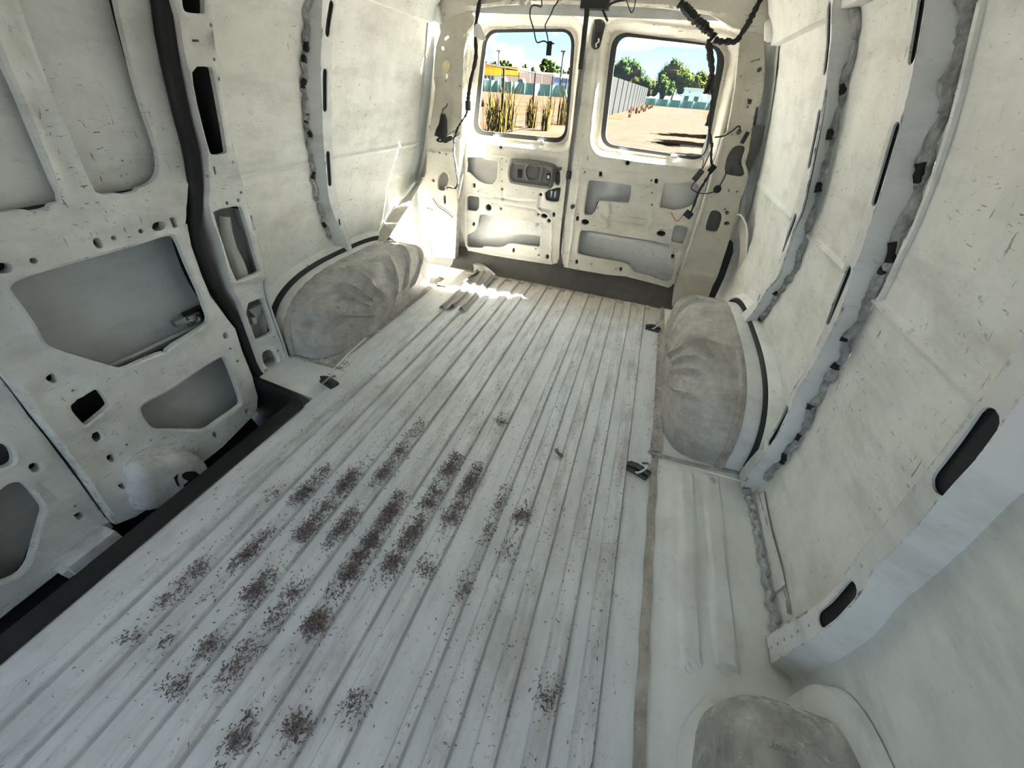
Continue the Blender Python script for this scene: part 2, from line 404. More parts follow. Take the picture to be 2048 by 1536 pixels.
def glass_mat():
    m = bpy.data.materials.new('window_glass'); m.use_nodes = True; t = m.node_tree; t.nodes.clear()
    o = t.nodes.new('ShaderNodeOutputMaterial'); tr = N(t, 'ShaderNodeBsdfTransparent', Color=(.93, .96, .95, 1)); gl = N(t, 'ShaderNodeBsdfGlossy', Roughness=.02)
    fr = N(t, 'ShaderNodeFresnel', IOR=1.45); mx = t.nodes.new('ShaderNodeMixShader')
    t.links.new(fr.outputs[0], mx.inputs[0]); t.links.new(tr.outputs[0], mx.inputs[1]); t.links.new(gl.outputs[0], mx.inputs[2]); t.links.new(mx.outputs[0], o.inputs[0]); return m
M_glass = glass_mat()

# ================================================================== SETTING
# ------------------------------------------------------------------ floor
BARS = [(-.507, -.465), (-.42, -.375), (-.342, -.298), (-.252, -.206), (-.171, -.125), (-.084, -.026), (.005, .058), (.09, .138),
        (.212, .236), (.274, .316), (.357, .399), (.447, .489), (.528, .568)]
STEP_X = -.584; STEP_Y = .80; RIB = .0105
def ribh(x):
    h = np.zeros_like(x)
    for a, b in BARS: h = np.maximum(h, sstep(a-.0022, a+.0022, x)*(1-sstep(b-.0022, b+.0022, x)))
    return h
def rear_edge(x):        # where the corrugated floor ends at the back
    return 2.205-.02*np.abs(x)
xs = sorted({round(float(q), 5) for a, b in BARS for q in (a-.0022, a-.0007, a+.0007, a+.0022, b-.0022, b-.0007, b+.0007, b+.0022, a-.0055, b+.0055)} |
            {round(float(q), 5) for q in np.arange(STEP_X-.012, .661, .02)} | {STEP_X-.012, .66})
xs = np.array(xs); ys = np.concatenate([np.arange(-1.0, 2.10, .05), np.array([2.11, 2.13, 2.15, 2.165, 2.18, 2.19, 2.2, 2.21])])
GX, GY = np.meshgrid(xs, ys); hb = ribh(GX)*(1-sstep(2.155, 2.175, GY))
dents = .0012*np.sin(GX*9+GY*5)*np.sin(GY*7-GX*3)
FZ = hb*RIB+dents; FY = np.where(GY > 2.16, GY+(rear_edge(GX)-2.21)*sstep(2.16, 2.21, GY), GY)
mbf = MB().grid(np.stack([GX, FY, FZ], -1))
a = len(xs); k = list(range(a))
v0 = np.stack([GX, FY, FZ], -1)
mbf.strip([tuple(p) for p in v0[-1]], [(p[0], p[1]+.004, -.05) for p in v0[-1]])      # rear lip folded down
mbf.strip([tuple(p) for p in v0[:, 0]], [(p[0], p[1], -.05) for p in v0[:, 0]])
attr = np.concatenate([ribh(GX).ravel(), np.zeros(2*a), np.zeros(2*len(ys))])
crs = np.zeros_like(GX)
for a0, b0 in BARS: crs = np.maximum(crs, np.maximum(np.exp(-((GX-a0+.002)/.0022)**2)*.6, np.exp(-((GX-b0-.001)/.0028)**2)))
crs = np.concatenate([crs.ravel(), np.zeros(2*a), np.zeros(2*len(ys))])
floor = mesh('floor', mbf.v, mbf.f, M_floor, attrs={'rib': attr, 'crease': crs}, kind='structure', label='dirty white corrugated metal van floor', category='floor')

MB().grid([[(x, y, -.215) for x in (-1.0, 1.0)] for y in (-1.4, 0, 2.4)]).obj('light_stop_plane', M_void, floor)  # unseen plane added to stop outside light leaking in
# crimped tabs along the rear end of the ribs
for i, (x0, x1) in enumerate(zip([STEP_X]+[b for a, b in BARS], [a for a, b in BARS]+[.60])):
    w_ = min(x1-x0, .06); cx = .5*(x0+x1); y0 = float(rear_edge(cx))-.045
    MB().rbox((cx-w_*.42, y0, -.004), (cx+w_*.42, y0+.04, .007), .005).obj('crimp_tab', M_dirty, floor)
for i, (x0, x1) in enumerate(BARS):
    y0 = float(rear_edge(x0))-.045
    MB().rbox((x0-.002, y0-.006, -.004), (x1+.002, y0+.030, .0095), .004).obj('crimp_tab', M_dirty, floor)

# right side floor panel with two pressed ribs, up to the wall
SEAM = [(-1.0, .645), (0, .648), (.9, .655), (2.21, .668)]
def seamx(y): return np.interp(y, [s[0] for s in SEAM], [s[1] for s in SEAM])
def wall_foot(y): return np.zeros_like(np.asarray(y, float))+.962
ribA = floor_px(T('M', (383, 100), (445, 110), (490, 1040), (400, 1060))); ribB = floor_px(T('M', (503, 120), (570, 130), (662, 1060), (560, 1045)))
plate('side_panel', [(seamx(-1.)+.012, -1.), (.962, -1.), (.962, .98), (seamx(.98)+.012, .98)], [], floor_map(0), M_side, floor, res=.008, lip=0, back=.02,
      emboss=relief(pad(ribA, .009, .007), pad(ribB, .010, .007), pad(floor_px(T('M', (275, 80), (335, 85), (322, 1536), (212, 1536))), -.004, .01)))
plate('side_panel', [(seamx(1.)+.012, .985), (.962, .985), (.962, 2.205), (seamx(2.2)+.012, 2.205)], [], floor_map(.001), M_side, floor, res=.04, lip=0, back=.02)
# dark dirty seam strips
yy = np.linspace(-1., 2.205, 90)
wob = .0015*np.sin(yy*40)
MB().strip([(seamx(y)-.011+q, y, .0035) for y, q in zip(yy, wob)], [(seamx(y)+.013+q, y, .0035) for y, q in zip(yy, wob)]).obj('seam_strip', M_dirty, floor)
p = floor_px(T('K', (300, 1235), (350, 1255), (540, 1310), (720, 1345), (850, 1365)), .006)
MB().tube([(x, y, .003) for x, y in soften(p, 2, False)], .007, 6).obj('seam_strip', M_dirty, floor)
# left floor panel behind the side step, with the pressed access cover
LW = -.935
cov = floor_px(T('Y', (330, 1010), (480, 890), (640, 860), (900, 930), (1000, 980), (960, 1040), (760, 1160), (640, 1185), (300, 1080)))
cov2 = soften(cov, 2); cc_ = cov2.mean(0); covi = cc_+(cov2-cc_)*.55
plate('side_panel', [(STEP_X-.008, STEP_Y+.0), (STEP_X-.008, .985), (-.93, .985), (-.93, STEP_Y+.06), (-.86, STEP_Y+.02)], [], floor_map(.001), M_side, floor, res=.010, lip=0, back=.02,
      emboss=relief(pad(cov2, .0045, .008), pad(cc_+(cov2-cc_)*.88, -.0045, .008), pad(covi, .004, .008), pad(cc_+(cov2-cc_)*.42, -.004, .008)))
plate('side_panel', [(STEP_X-.006, .99), (STEP_X-.006, 2.2), (-.95, 2.2), (-.95, .99)], [], floor_map(.0005), M_side, floor, res=.05, lip=0, back=.02)
p = floor_px(T('Y', (370, 655), (560, 710), (800, 775), (1000, 830), (1220, 885), (1330, 890)), .004)
MB().tube([(x, y, .003) for x, y in p], .005, 6).obj('seam_strip', M_dirty, floor)
p = floor_px(T('Y', (2048, 40), (1700, 420), (1450, 640), (1240, 860), (1100, 1010)), .004)
MB().tube([(x, y, .001) for x, y in p], .007, 6).obj('seam_strip', M_side, floor)

# rear threshold plate, one step below the floor
th = floor_px(T('f', (900, 528), (926, 498), (960, 505), (1130, 535), (1240, 558), (1345, 580), (1352, 612), (1330, 612), (1250, 597), (1150, 570), (1080, 549), (1000, 540), (950, 535)), -.012)
th = [(-.68, 2.20), (-.69, 2.34), (.73, 2.34), (.73, 2.175), (.45, 2.185), (.1, 2.20)]
plate('trim_1', th, [], floor_map(-.018), M_thresh, res=.05, lip=0, back=.05, kind='structure', label='dark grey threshold plate between the floor and the rear doors', category='threshold',
      emboss=lambda u, v: .004*np.sin(u*7)*sstep(2.2, 2.25, v))

MB().grid([[(x, y, z+.004*math.sin(x*9)) for y, z in ((2.192, -.02), (2.200, .004), (2.225, .010), (2.250, .03), (2.262, .075), (2.285, .12))] for x in np.linspace(-.70, .735, 40)]).obj('rubber_kick_strip', M_thresh, bpy.data.objects['trim_1'])
# side step well with black cover
stp = empty('trim_2', (STEP_X, 0, 0), kind='structure', label='black plastic step well beside the side cargo door', category='step')
ys_ = np.linspace(-1.0, STEP_Y-.06, 60)
prof = [(-.002, .004), (-.006, .010), (-.03, .011), (-.062, .009), (-.070, .0), (-.075, -.05), (-.085, -.17), (-.10, -.19), (-.24, -.20), (-.30, -.20), (-.33, -.12)]
G_ = []
cen_y = STEP_Y-.06
for y in ys_: G_.append([(STEP_X+px, y, pz) for px, pz in prof])
for ang in np.linspace(0, 90, 12)[1:]:
    a_ = math.radians(ang); row = []
    for px, pz in prof:
        r_ = -px; row.append((STEP_X-.36+ (.36-r_)*math.cos(a_), cen_y+(.36-r_)*.22*math.sin(a_)+.0, pz))
    G_.append(row)
MB().grid(G_).obj('step_cover', M_blackp, stp)

# ------------------------------------------------------------------ side walls (outer skin seen from inside)
def skin(name, side, y0, y1, label, parent=None, zlo=-.02, zhi=1.40, extra=None):
    zz = np.concatenate([np.arange(zlo, .60, .03), np.arange(.60, .76, .004), np.arange(.76, zhi+.001, .03)]); yy = np.arange(y0, y1+.001, .03)
    YY, ZZ = np.meshgrid(yy, zz)
    w = .009*np.exp(-((ZZ-.678)/.0075)**2)*sstep(.30, .40, YY)
    w = w-.008*sstep(.678, .69, ZZ)*0
    if extra is not None: w = w+extra(YY, ZZ)
    X = side*(W(ZZ)-w)
    return MB().grid(np.stack([X, YY, ZZ], -1)).obj(name, M_skin, parent, kind='structure', label=label, category='wall')
wall_right = skin('wall_right', 1, -.25, 2.34, 'scuffed white metal side wall with a pressed crease behind the three posts',
                  extra=lambda y, z: .004*np.exp(-((y-.90)/.010)**2)*sstep(.10, .14, z)*0)
wall_left = skin('wall_left', -1, .83, 2.34, 'scuffed white metal side wall above the sunlit wheel arch')
# pressed vertical bead on the right wall, in front of the middle post
vb = [at_side(p, 1, .002) for p in T('G', (1700, 0), (1640, 250), (1560, 600), (1470, 900), (1370, 1180), (1290, 1380), (1210, 1536))+T('L', (960, 40), (900, 180), (840, 310), (790, 400))]
MB().tube([tuple(q) for q in soften(vb, 1, False)], .006, 6).obj('pressed_bead', M_skin, wall_right)
# joint of floor and right wall: wavy sealant bead, dirty seam above it
p = floor_px(T('M', (700, 190), (725, 240), (742, 300), (757, 380), (775, 450), (785, 540), (800, 600), (815, 680), (830, 760), (848, 850), (855, 870)), .01)
pp = resample(soften(p, 1, False), .006, False)
rr_ = [.008+.0035*math.sin(i*1.15)+.001*random.random() for i in range(len(pp))]
MB().tube([(x+.004*math.sin(i*.55), y, .008) for i, (x, y) in enumerate(pp)], rr_, 8).obj('sealant_bead', M_seam, wall_right)
q = [at_side(p, 1, .004) for p in T('M', (770, 210), (800, 310), (840, 450), (875, 600), (905, 720), (915, 790))]
MB().tube([tuple(x) for x in resample(q, .01, False)], [.003+.002*random.random() for _ in resample(q, .01, False)], 5).obj('seam_strip', M_dirty, wall_right)
q = [at_side(p, 1, .003) for p in T('M', (750, 215), (790, 400), (830, 600), (865, 780), (870, 860))]
q2 = [at_side(p, 1, .010) for p in T('M', (790, 205), (830, 400), (880, 580), (910, 720), (925, 800))]
MB().strip([tuple(x) for x in resample(q, .05, False)[:8]], [tuple(x) for x in resample(q2, .05, False)[:8]]).obj('lap_flange', M_skin, wall_right)

# cab: unseen body up to the windscreen, closed in to limit front light
cab = MB()
for s in (-1, 1):
    yb = -.25 if s > 0 else -.10
    cab.grid([[(s*W(z), y, z) for z in np.linspace(-.2, 1.40, 12)] for y in np.linspace(-1.25, yb, 8)])
cab.grid([[(x, -1.3-.15*(1-abs(x)), z) for z in (-.2, .1, .35, .52)] for x in np.linspace(-.96, .96, 9)])
cab.grid([[(x, y, -.06) for y in np.linspace(-1.4, -.98, 4)] for x in np.linspace(-.96, .96, 9)])
# frame added out of view to narrow the opening for front light
for x0, x1, z0, z1 in ((-.96, -.86, -.05, 1.42), (.90, .96, -.05, 1.42), (-.86, .90, 1.30, 1.42)):
    cab.box((x0, -.30, z0), (x1, -.27, z1))
cab.obj('unseen_cab_shell', M_grey, None, kind='structure', label='unseen cab shell and added frame that narrow the light from the front', category='wall')

# ceiling
cg = []
for y in np.linspace(-1.1, 2.34, 30):
    cg.append([(x, y, 1.365+.06*(1-(x/.70)**2)+.006*math.sin(y*14)) for x in np.linspace(-.70, .70, 17)])
MB().grid(cg).obj('ceiling', M_skin, None, kind='structure', label='pale ribbed metal roof panel of the van', category='ceiling')

# ================================================================== POSTS (hat-section uprights)
def edge_fn(pts, side, dep, sm=1):
    q = np.array(side_px(pts, side, dep)); q = soften(q, sm, False) if sm else q
    o = np.argsort(q[:, 1]); return q[o, 1], q[o, 0]
def slot_poly(pts, side, dep, half):
    """rounded slot along a traced centre line (y, z)"""
    q = resample(np.array(side_px(pts, side, dep)), .02, False); t = np.gradient(q, axis=0); t /= np.linalg.norm(t, axis=1)[:, None]; n = np.stack([-t[:, 1], t[:, 0]], -1)
    A = list(q+n*half); Bq = list((q-n*half)[::-1])
    e1 = [q[-1]+half*(n[-1]*math.cos(a)+t[-1]*math.sin(a)) for a in np.linspace(0, math.pi, 7)[1:-1]]
    e0 = [q[0]+half*(-n[0]*math.cos(a)-t[0]*math.sin(a)) for a in np.linspace(0, math.pi, 7)[1:-1]]
    return A+e1+Bq+e0
def post(name, side, far, near, skin_near, slots, label, d=.045, zmax=1.38, seal=True, mat=None, far_out=.018, zmin=None, holes=()):
    mat = mat or M_post
    zf, yf = edge_fn(far, side, d); zn, yn = edge_fn(near, side, d); zs, ysk = edge_fn(skin_near, side, .002)
    z0 = max(zf[0], zn[0])-.004 if zmin is None else zmin
    def ext(zz, yy):                                     # straight on above the frame
        m = zz > zz[-1]-.25; k = np.polyfit(zz[m], yy[m], 1)
        return np.append(zz, zmax+.02), np.append(yy, np.polyval(k, zmax+.02)) if zz[-1] < zmax else np.append(yy, yy[-1])
    zf, yf = ext(zf, yf); zn, yn = ext(zn, yn); zs, ysk = ext(zs, ysk)
    Z = np.linspace(z0, zmax, 60); YF = np.interp(Z, zf, yf); YN = np.interp(Z, zn, yn); YS = np.interp(Z, zs, ysk)
    root = empty(name, (side*float(W(z0)), float(YN[0]), float(z0)), label=label, category='post', group='upright wall posts')
    outer = list(zip(YF, Z))+list(zip(YN[::-1], Z[::-1]))
    plate('face', outer, list(slots)+list(holes), side_map(side, d), mat, root, res=.014, back=.004, lip=.0016, hsoft=0)
    near_side = MB().grid([[tuple(side_map(side, d*(1-t))(np.array(y0*(1-t)+y1*t), np.array(z), np.array(.004*math.sin(t*math.pi)))) for t in np.linspace(0, 1, 6)]
                           for y0, y1, z in zip(YN, YS, Z)])
    near_side.obj('side_wall', mat, root)
    fs = 1 if YF.mean() > YN.mean() else -1
    MB().grid([[tuple(side_map(side, d*(1-t))(np.array(y+fs*far_out*t), np.array(z), np.array(0.))) for t in (0, .5, 1)] for y, z in zip(YF, Z)]).obj('side_wall', mat, root)
    # near-black sheet just behind the slots, painting their shade
    MB().grid([[tuple(side_map(side, d-.006)(np.array(y0*(1-t)+y1*t), np.array(z), np.array(0.))) for t in (0, 1)] for y0, y1, z in zip(YF, YN, Z)]).obj('shade_sheet', M_void, root)
    if seal:
        P = resample(np.array([side_map(side, .004)(np.array(y-fs*.004), np.array(z), np.array(0.)) for y, z in zip(YS, Z) if z > z0+.06]), .008, False)
        jit = [.0085+.006*abs(math.sin(i*.47+math.sin(i*.21)))*random.random() for i in range(len(P))]
        P = [(x-side*.004*math.sin(i*.4), y-fs*.005*math.sin(i*.63), z) for i, (x, y, z) in enumerate(P)]
        MB().tube(P, jit, 7).obj('foam_sealant', M_foam, root)
        tm = MB(); i = 6
        while i < len(P)-6:                              # torn black scraps of tape in the joint
            if random.random() < .06:
                n_ = random.randint(2, 5); tm.tube([(P[i+k][0]-side*.007, P[i+k][1]-fs*.004, P[i+k][2]) for k in range(n_)], [.006+.005*random.random() for _ in range(n_)], 5)
                i += n_
            i += 1
        if tm.v: tm.obj('tape_scraps', M_tape, root, kind='stuff')
    return root
R_ = 1
sA = [slot_poly(T('M', (1075, 815), (1150, 750), (1215, 675)), 1, .045, .015), slot_poly(T('L', (1110, 1320), (1235, 1165), (1350, 1005)), 1, .045, .0165)]
hA = [ngon(side_px(T('M', q), 1, .045)[0], .0032, 8) for q in ((828, 955), (858, 935), (890, 915), (926, 898), (955, 875), (1008, 847), (1262, 560))]
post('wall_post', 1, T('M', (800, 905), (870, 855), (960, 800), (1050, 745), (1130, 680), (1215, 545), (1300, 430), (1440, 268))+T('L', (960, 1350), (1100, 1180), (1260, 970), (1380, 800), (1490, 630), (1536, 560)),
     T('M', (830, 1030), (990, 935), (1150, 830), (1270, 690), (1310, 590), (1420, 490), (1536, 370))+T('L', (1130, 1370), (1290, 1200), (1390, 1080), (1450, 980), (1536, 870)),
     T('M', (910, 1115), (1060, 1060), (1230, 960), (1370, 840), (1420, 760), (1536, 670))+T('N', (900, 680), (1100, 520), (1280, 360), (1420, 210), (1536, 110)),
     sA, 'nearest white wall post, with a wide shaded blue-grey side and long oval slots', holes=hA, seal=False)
sB = [slot_poly(T('L', q0, q1), 1, .045, .0115) for q0, q1 in (((235, 1110), (320, 945)), ((535, 485), (636, 238)))]+[slot_poly(T('G', q0, q1), 1, .045, .0115) for q0, q1 in (((1052, 1195), (1175, 780)), ((1275, 335), (1325, 20)))]
hB = [ngon(side_px(T('K', q), 1, .045)[0], .003, 8) for q in ((995, 1220), (965, 1260), (935, 1295), (890, 1355))]
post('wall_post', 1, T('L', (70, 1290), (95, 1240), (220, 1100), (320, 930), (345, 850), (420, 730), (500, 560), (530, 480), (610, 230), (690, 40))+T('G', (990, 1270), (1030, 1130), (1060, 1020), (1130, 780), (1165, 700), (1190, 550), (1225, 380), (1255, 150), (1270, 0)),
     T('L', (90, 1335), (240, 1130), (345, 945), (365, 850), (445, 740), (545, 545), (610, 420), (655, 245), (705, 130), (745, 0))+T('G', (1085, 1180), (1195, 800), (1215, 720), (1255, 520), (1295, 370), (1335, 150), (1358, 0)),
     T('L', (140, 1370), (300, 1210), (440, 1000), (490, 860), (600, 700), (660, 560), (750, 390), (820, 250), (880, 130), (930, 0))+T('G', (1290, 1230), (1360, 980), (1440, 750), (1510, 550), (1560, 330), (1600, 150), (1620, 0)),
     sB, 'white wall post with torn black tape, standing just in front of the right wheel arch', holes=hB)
sC = [slot_poly(T('G', q0, q1), 1, .045, .0115) for q0, q1 in (((500, 1490), (570, 1305)), ((657, 985), (714, 690)), ((752, 415), (775, 45)))]+[slot_poly(T('Z', (698, 1025), (713, 985)), 1, .045, .008)]
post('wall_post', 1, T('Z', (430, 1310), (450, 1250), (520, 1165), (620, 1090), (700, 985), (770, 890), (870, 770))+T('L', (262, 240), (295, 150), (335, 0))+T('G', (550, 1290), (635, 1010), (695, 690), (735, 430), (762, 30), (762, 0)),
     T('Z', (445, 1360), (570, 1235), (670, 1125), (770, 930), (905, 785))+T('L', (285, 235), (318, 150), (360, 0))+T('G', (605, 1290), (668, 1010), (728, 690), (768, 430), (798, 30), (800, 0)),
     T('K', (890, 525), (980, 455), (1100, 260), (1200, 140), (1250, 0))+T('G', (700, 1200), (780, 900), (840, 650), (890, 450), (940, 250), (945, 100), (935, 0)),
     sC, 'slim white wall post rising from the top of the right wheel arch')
sD = [slot_poly(T('B', q0, q1), -1, .045, .0115) for q0, q1 in (((788, 30), (765, 195)), ((750, 435), (750, 650)), ((768, 925), (779, 1100)))]+[slot_poly(T('B', (836, 1320), (840, 1345)), -1, .045, .006)]
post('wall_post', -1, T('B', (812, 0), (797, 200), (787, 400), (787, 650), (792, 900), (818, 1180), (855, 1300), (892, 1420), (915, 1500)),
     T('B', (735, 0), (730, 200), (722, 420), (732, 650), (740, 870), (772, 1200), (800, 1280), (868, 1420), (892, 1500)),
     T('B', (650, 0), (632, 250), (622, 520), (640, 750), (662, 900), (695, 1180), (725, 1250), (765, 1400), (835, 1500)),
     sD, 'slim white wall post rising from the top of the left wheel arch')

# ================================================================== LEFT PILLAR beside the side door
DP = .105
pl = empty('door_pillar', tuple(at_side(T('J', (480, 1170))[0], -1, DP)), label='white pillar with four box openings beside the black side-door seal', category='pillar')
L_e = side_px(T('A', (1010, -260), (1040, 0), (1075, 100), (1105, 300), (1150, 500), (1205, 750), (1245, 900), (1258, 1100), (1252, 1250))+T('J', (50, 110), (62, 250), (130, 430), (172, 600), (210, 720), (255, 790), (300, 960), (370, 1160), (400, 1215)), -1, DP)
R_e = side_px(T('A', (1255, -260), (1270, 0), (1280, 200), (1320, 480), (1380, 800), (1430, 1000), (1480, 1200), (1520, 1380))+T('J', (320, 250), (370, 430), (408, 620), (412, 700), (425, 760), (462, 880), (520, 1040), (548, 1130)), -1, DP)
hp = [side_px(T('A', (1085, -80), (1092, 20), (1100, 60), (1120, 75), (1220, 85), (1228, 70), (1222, -80)), -1, DP),
      side_px(T('A', (1150, 400), (1265, 398), (1280, 430), (1362, 900), (1355, 922), (1270, 932), (1250, 900), (1160, 540)), -1, DP),
      side_px(T('J', (75, 220), (240, 185), (260, 210), (370, 580), (360, 600), (230, 655), (215, 640), (85, 250)), -1, DP),
      side_px(T('J', (290, 800), (395, 760), (410, 775), (465, 960), (455, 980), (370, 1020), (355, 1010)), -1, DP),
      side_px(T('J', (395, 1100), (440, 1075), (472, 1090), (500, 1140), (490, 1180), (440, 1195), (410, 1170)), -1, DP),
      side_px(T('J', (155, 165), (170, 161), (174, 180), (158, 184)), -1, DP), side_px(T('J', (225, 147), (240, 144), (244, 162), (228, 166)), -1, DP),
      side_px(T('A', (1165, 238), (1205, 238), (1212, 252), (1172, 254)), -1, DP), side_px(T('A', (1278, 1000), (1288, 1000), (1298, 1045), (1288, 1046)), -1, DP)]
hp += [ngon(side_px(T(k, q), -1, DP)[0], .0042, 8) for k, q in (('A', (1265, 150)), ('A', (1285, 355)), ('A', (1313, 474)), ('A', (1398, 973)), ('A', (1447, 1155)), ('J', (476, 1000)), ('J', (500, 1085)), ('J', (252, 107)))]
ledge = side_px(T('J', (150, 700), (420, 640), (600, 1250), (350, 1300)), -1, DP)
plate('face', L_e+R_e[::-1], hp, side_map(-1, DP), M_door, pl, res=.012, back=.014, lip=.003, hsoft=1,
      emboss=relief(pad(ledge, -.016, .022), pad(side_px(T('A', (1115, 190), (1275, 195), (1280, 290), (1130, 280)), -1, DP), -.008, .012)))
Ls = resample(np.array(L_e), .03, False); Rs = resample(np.array(R_e), .03, False)
MB().grid([[tuple(side_map(-1, DP*(1-t))(np.array(y-.012*t), np.array(z), np.array(0.))) for t in (0, .35, .7, 1)] for y, z in Ls]).obj('reveal', M_door, pl)
MB().grid([[tuple(side_map(-1, DP*(1-t))(np.array(y+.02*t), np.array(z), np.array(0.))) for t in (0, .5, 1)] for y, z in Rs]).obj('side_wall', M_post, pl)
for za, zb, mm in ((0, .60, M_back), (.60, 1.36, M_void)):  # upper cavity near-black, its shade put into the colour
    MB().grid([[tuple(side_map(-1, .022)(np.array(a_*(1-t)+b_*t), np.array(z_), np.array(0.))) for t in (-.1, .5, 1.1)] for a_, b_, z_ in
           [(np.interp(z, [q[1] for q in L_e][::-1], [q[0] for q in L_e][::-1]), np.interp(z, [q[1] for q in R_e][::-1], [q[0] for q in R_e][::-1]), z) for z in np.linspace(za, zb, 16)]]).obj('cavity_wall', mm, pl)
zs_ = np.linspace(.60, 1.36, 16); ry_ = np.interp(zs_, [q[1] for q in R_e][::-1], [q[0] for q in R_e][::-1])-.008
MB().grid([[tuple(side_map(-1, dq)(np.array(y_), np.array(z_), np.array(0.))) for dq in (DP-.017, .022)] for y_, z_ in zip(ry_, zs_)]).obj('cavity_wall', M_void, pl)  # dark side sheet completing the painted shade of the opening
for tri_, zt in ((T('J', (150, 320), (185, 312), (195, 365), (165, 375)), .05), (T('J', (318, 880), (345, 872), (355, 910), (330, 920)), .06), (T('J', (300, 830), (385, 790), (375, 850), (350, 880)), .05)):
    plate('foam_block', side_px(tri_, -1, zt), [], side_map(-1, zt), M_white, pl, res=.03, back=.02, lip=0)
# pale moulded duct inside the lower opening
q = [at_side(p, -1, .060) for p in T('J', (150, 250), (160, 350), (185, 450), (225, 530), (245, 600), (255, 650))]
MB().tube([tuple(x) for x in soften(q, 2, False)], np.interp(np.linspace(0, 1, len(soften(q, 2, False))), [0, .3, .7, 1], [.016, .018, .024, .026]), 10, flat=.7).obj('air_duct', M_white, pl)

# black rubber seal round the side-door opening
sp_ = T('A', (925, -200), (965, 0), (1000, 250), (1035, 450), (1085, 680), (1140, 880), (1168, 1050), (1168, 1200), (1160, 1330))+T('H', (1140, 190), (1165, 330), (1225, 500), (1310, 650), (1390, 770), (1440, 890), (1490, 1030), (1530, 1100))
sp3 = [at_side(p, -1, .075) for p in sp_]
sp3 = soften(sp3, 2, False)
seal = MB().tube([tuple(q) for q in sp3], .019, 10, flat=.8).obj('door_seal', M_seal, None, label='thick black rubber seal curving down between the side door and pillar', category='seal')
q = [p+np.array([.004, .010, 0]) for p in sp3]
MB().tube([tuple(x) for x in q], .007, 6).obj('seal_lip', M_seal, seal)
# dark rebate behind the seal
MB().grid([[tuple(p+np.array([-.028, dy, 0])) for dy in (-.05, 0, .05)] for p in sp3]).obj('rebate', M_black, seal)

# ================================================================== SIDE CARGO DOORS
def dd(z): return .100-.042*sstep(.62, .75, z)
def dpx(k, *pts): return side_px(T(k, *pts), -1, dd)
door1 = empty('door_1', (-.9, .5, -.15), kind='structure', label='white inner panel of the side cargo door with large cut-outs', category='door')
FY0 = .222
edge_r = dpx('A', (900, 0), (925, 200), (965, 400), (1012, 600), (1065, 760), (1112, 950), (1132, 1080), (1118, 1250), (1112, 1350))+dpx('H', (1105, 200), (1130, 330), (1190, 500), (1240, 620), (1320, 730), (1390, 820), (1430, 950), (1490, 1100), (1522, 1220), (1518, 1290), (1480, 1350))+dpx('I', (1180, 460), (1040, 570), (860, 740), (720, 830), (612, 872))
edge_r = [(edge_r[0][0]+.05, 1.33)]+edge_r
outl = edge_r+[(FY0, edge_r[-1][1])]+[(FY0, z) for z in (.1, .3, .5, .7, .9, 1.1, 1.33)]
front = dpx('I', (612, 872), (430, 600), (250, 370), (100, 180), (0, 60))
FYz = np.array([q[1] for q in front]); FYy = np.array([q[0] for q in front]); o_ = np.argsort(FYz)
outl = edge_r+[(float(np.interp(z, FYz[o_], FYy[o_])), z) for z in (.0, .1, .2, .3, .4, .5)]+[(float(FYy[o_][-1]), z) for z in (.7, .9, 1.1, 1.33)]
sq = lambda k, *p: dpx(k, *p)
def circ(k, q, r): return ngon(dpx(k, q)[0], r, 10)
holes = [sq('H', (50, 570), (130, 520), (400, 440), (600, 385), (800, 330), (960, 275), (1020, 270), (1050, 300), (1100, 430), (1160, 560), (1210, 690), (1235, 770), (1210, 800), (1150, 838), (992, 935), (982, 965), (965, 955), (850, 1000), (735, 1055), (690, 1050), (560, 1010), (420, 970), (320, 935), (280, 915), (250, 880), (230, 830), (160, 720), (80, 620)),
    sq('H', (825, 1290), (850, 1265), (920, 1225), (1000, 1190), (1150, 1080), (1280, 1000), (1310, 985), (1330, 1000), (1350, 1040), (1400, 1170), (1425, 1250), (1415, 1275), (1280, 1370), (1220, 1415), (1150, 1415), (990, 1415), (930, 1415), (890, 1400), (850, 1350)),
    sq('H', (415, 1275), (430, 1260), (550, 1180), (575, 1178), (600, 1200), (640, 1260), (640, 1280), (520, 1380), (500, 1390), (480, 1370), (425, 1310)),
    sq('H', (272, 1105), (315, 1075), (355, 1130), (318, 1150), (275, 1118)),
    sq('A', (915, 1360), (925, 1340), (950, 1330), (985, 1330), (1000, 1350), (985, 1380), (940, 1390), (920, 1378)),
    sq('A', (1020, 1310), (1050, 1302), (1075, 1360), (1045, 1370)), sq('A', (550, 1435), (595, 1422), (627, 1485), (580, 1495)),
    sq('H', (1313, 850), (1340, 835), (1353, 870), (1325, 885)), sq('I', (1295, 262), (1315, 253), (1323, 285), (1300, 292)), sq('I', (1120, 385), (1145, 375), (1158, 405), (1135, 415)),
    sq('I', (562, 515), (598, 495), (622, 530), (592, 550)), sq('I', (620, 665), (650, 648), (668, 680), (640, 692)), sq('I', (485, 400), (530, 375), (550, 415), (515, 445)),
    sq('H', (-60, 430), (0, 430), (60, 430), (80, 460), (60, 490), (0, 495), (-60, 500)),
    # upper panels
    sq('A', (640, -300), (700, 0), (730, 150), (780, 350), (850, 620), (920, 820), (950, 930), (958, 1020), (930, 1080), (880, 1115), (825, 1130), (820, 1150), (725, 1168), (715, 1158), (580, 1172), (540, 1090), (480, 960), (400, 760), (300, 500), (220, 280), (150, 80), (20, -300))]
holes = [h if max(q[0] for q in h) > 0 else h for h in holes]
fy_min = float(FYy[o_][-1])+.012
holes = [[(max(y, fy_min), z) for y, z in h] for h in holes]
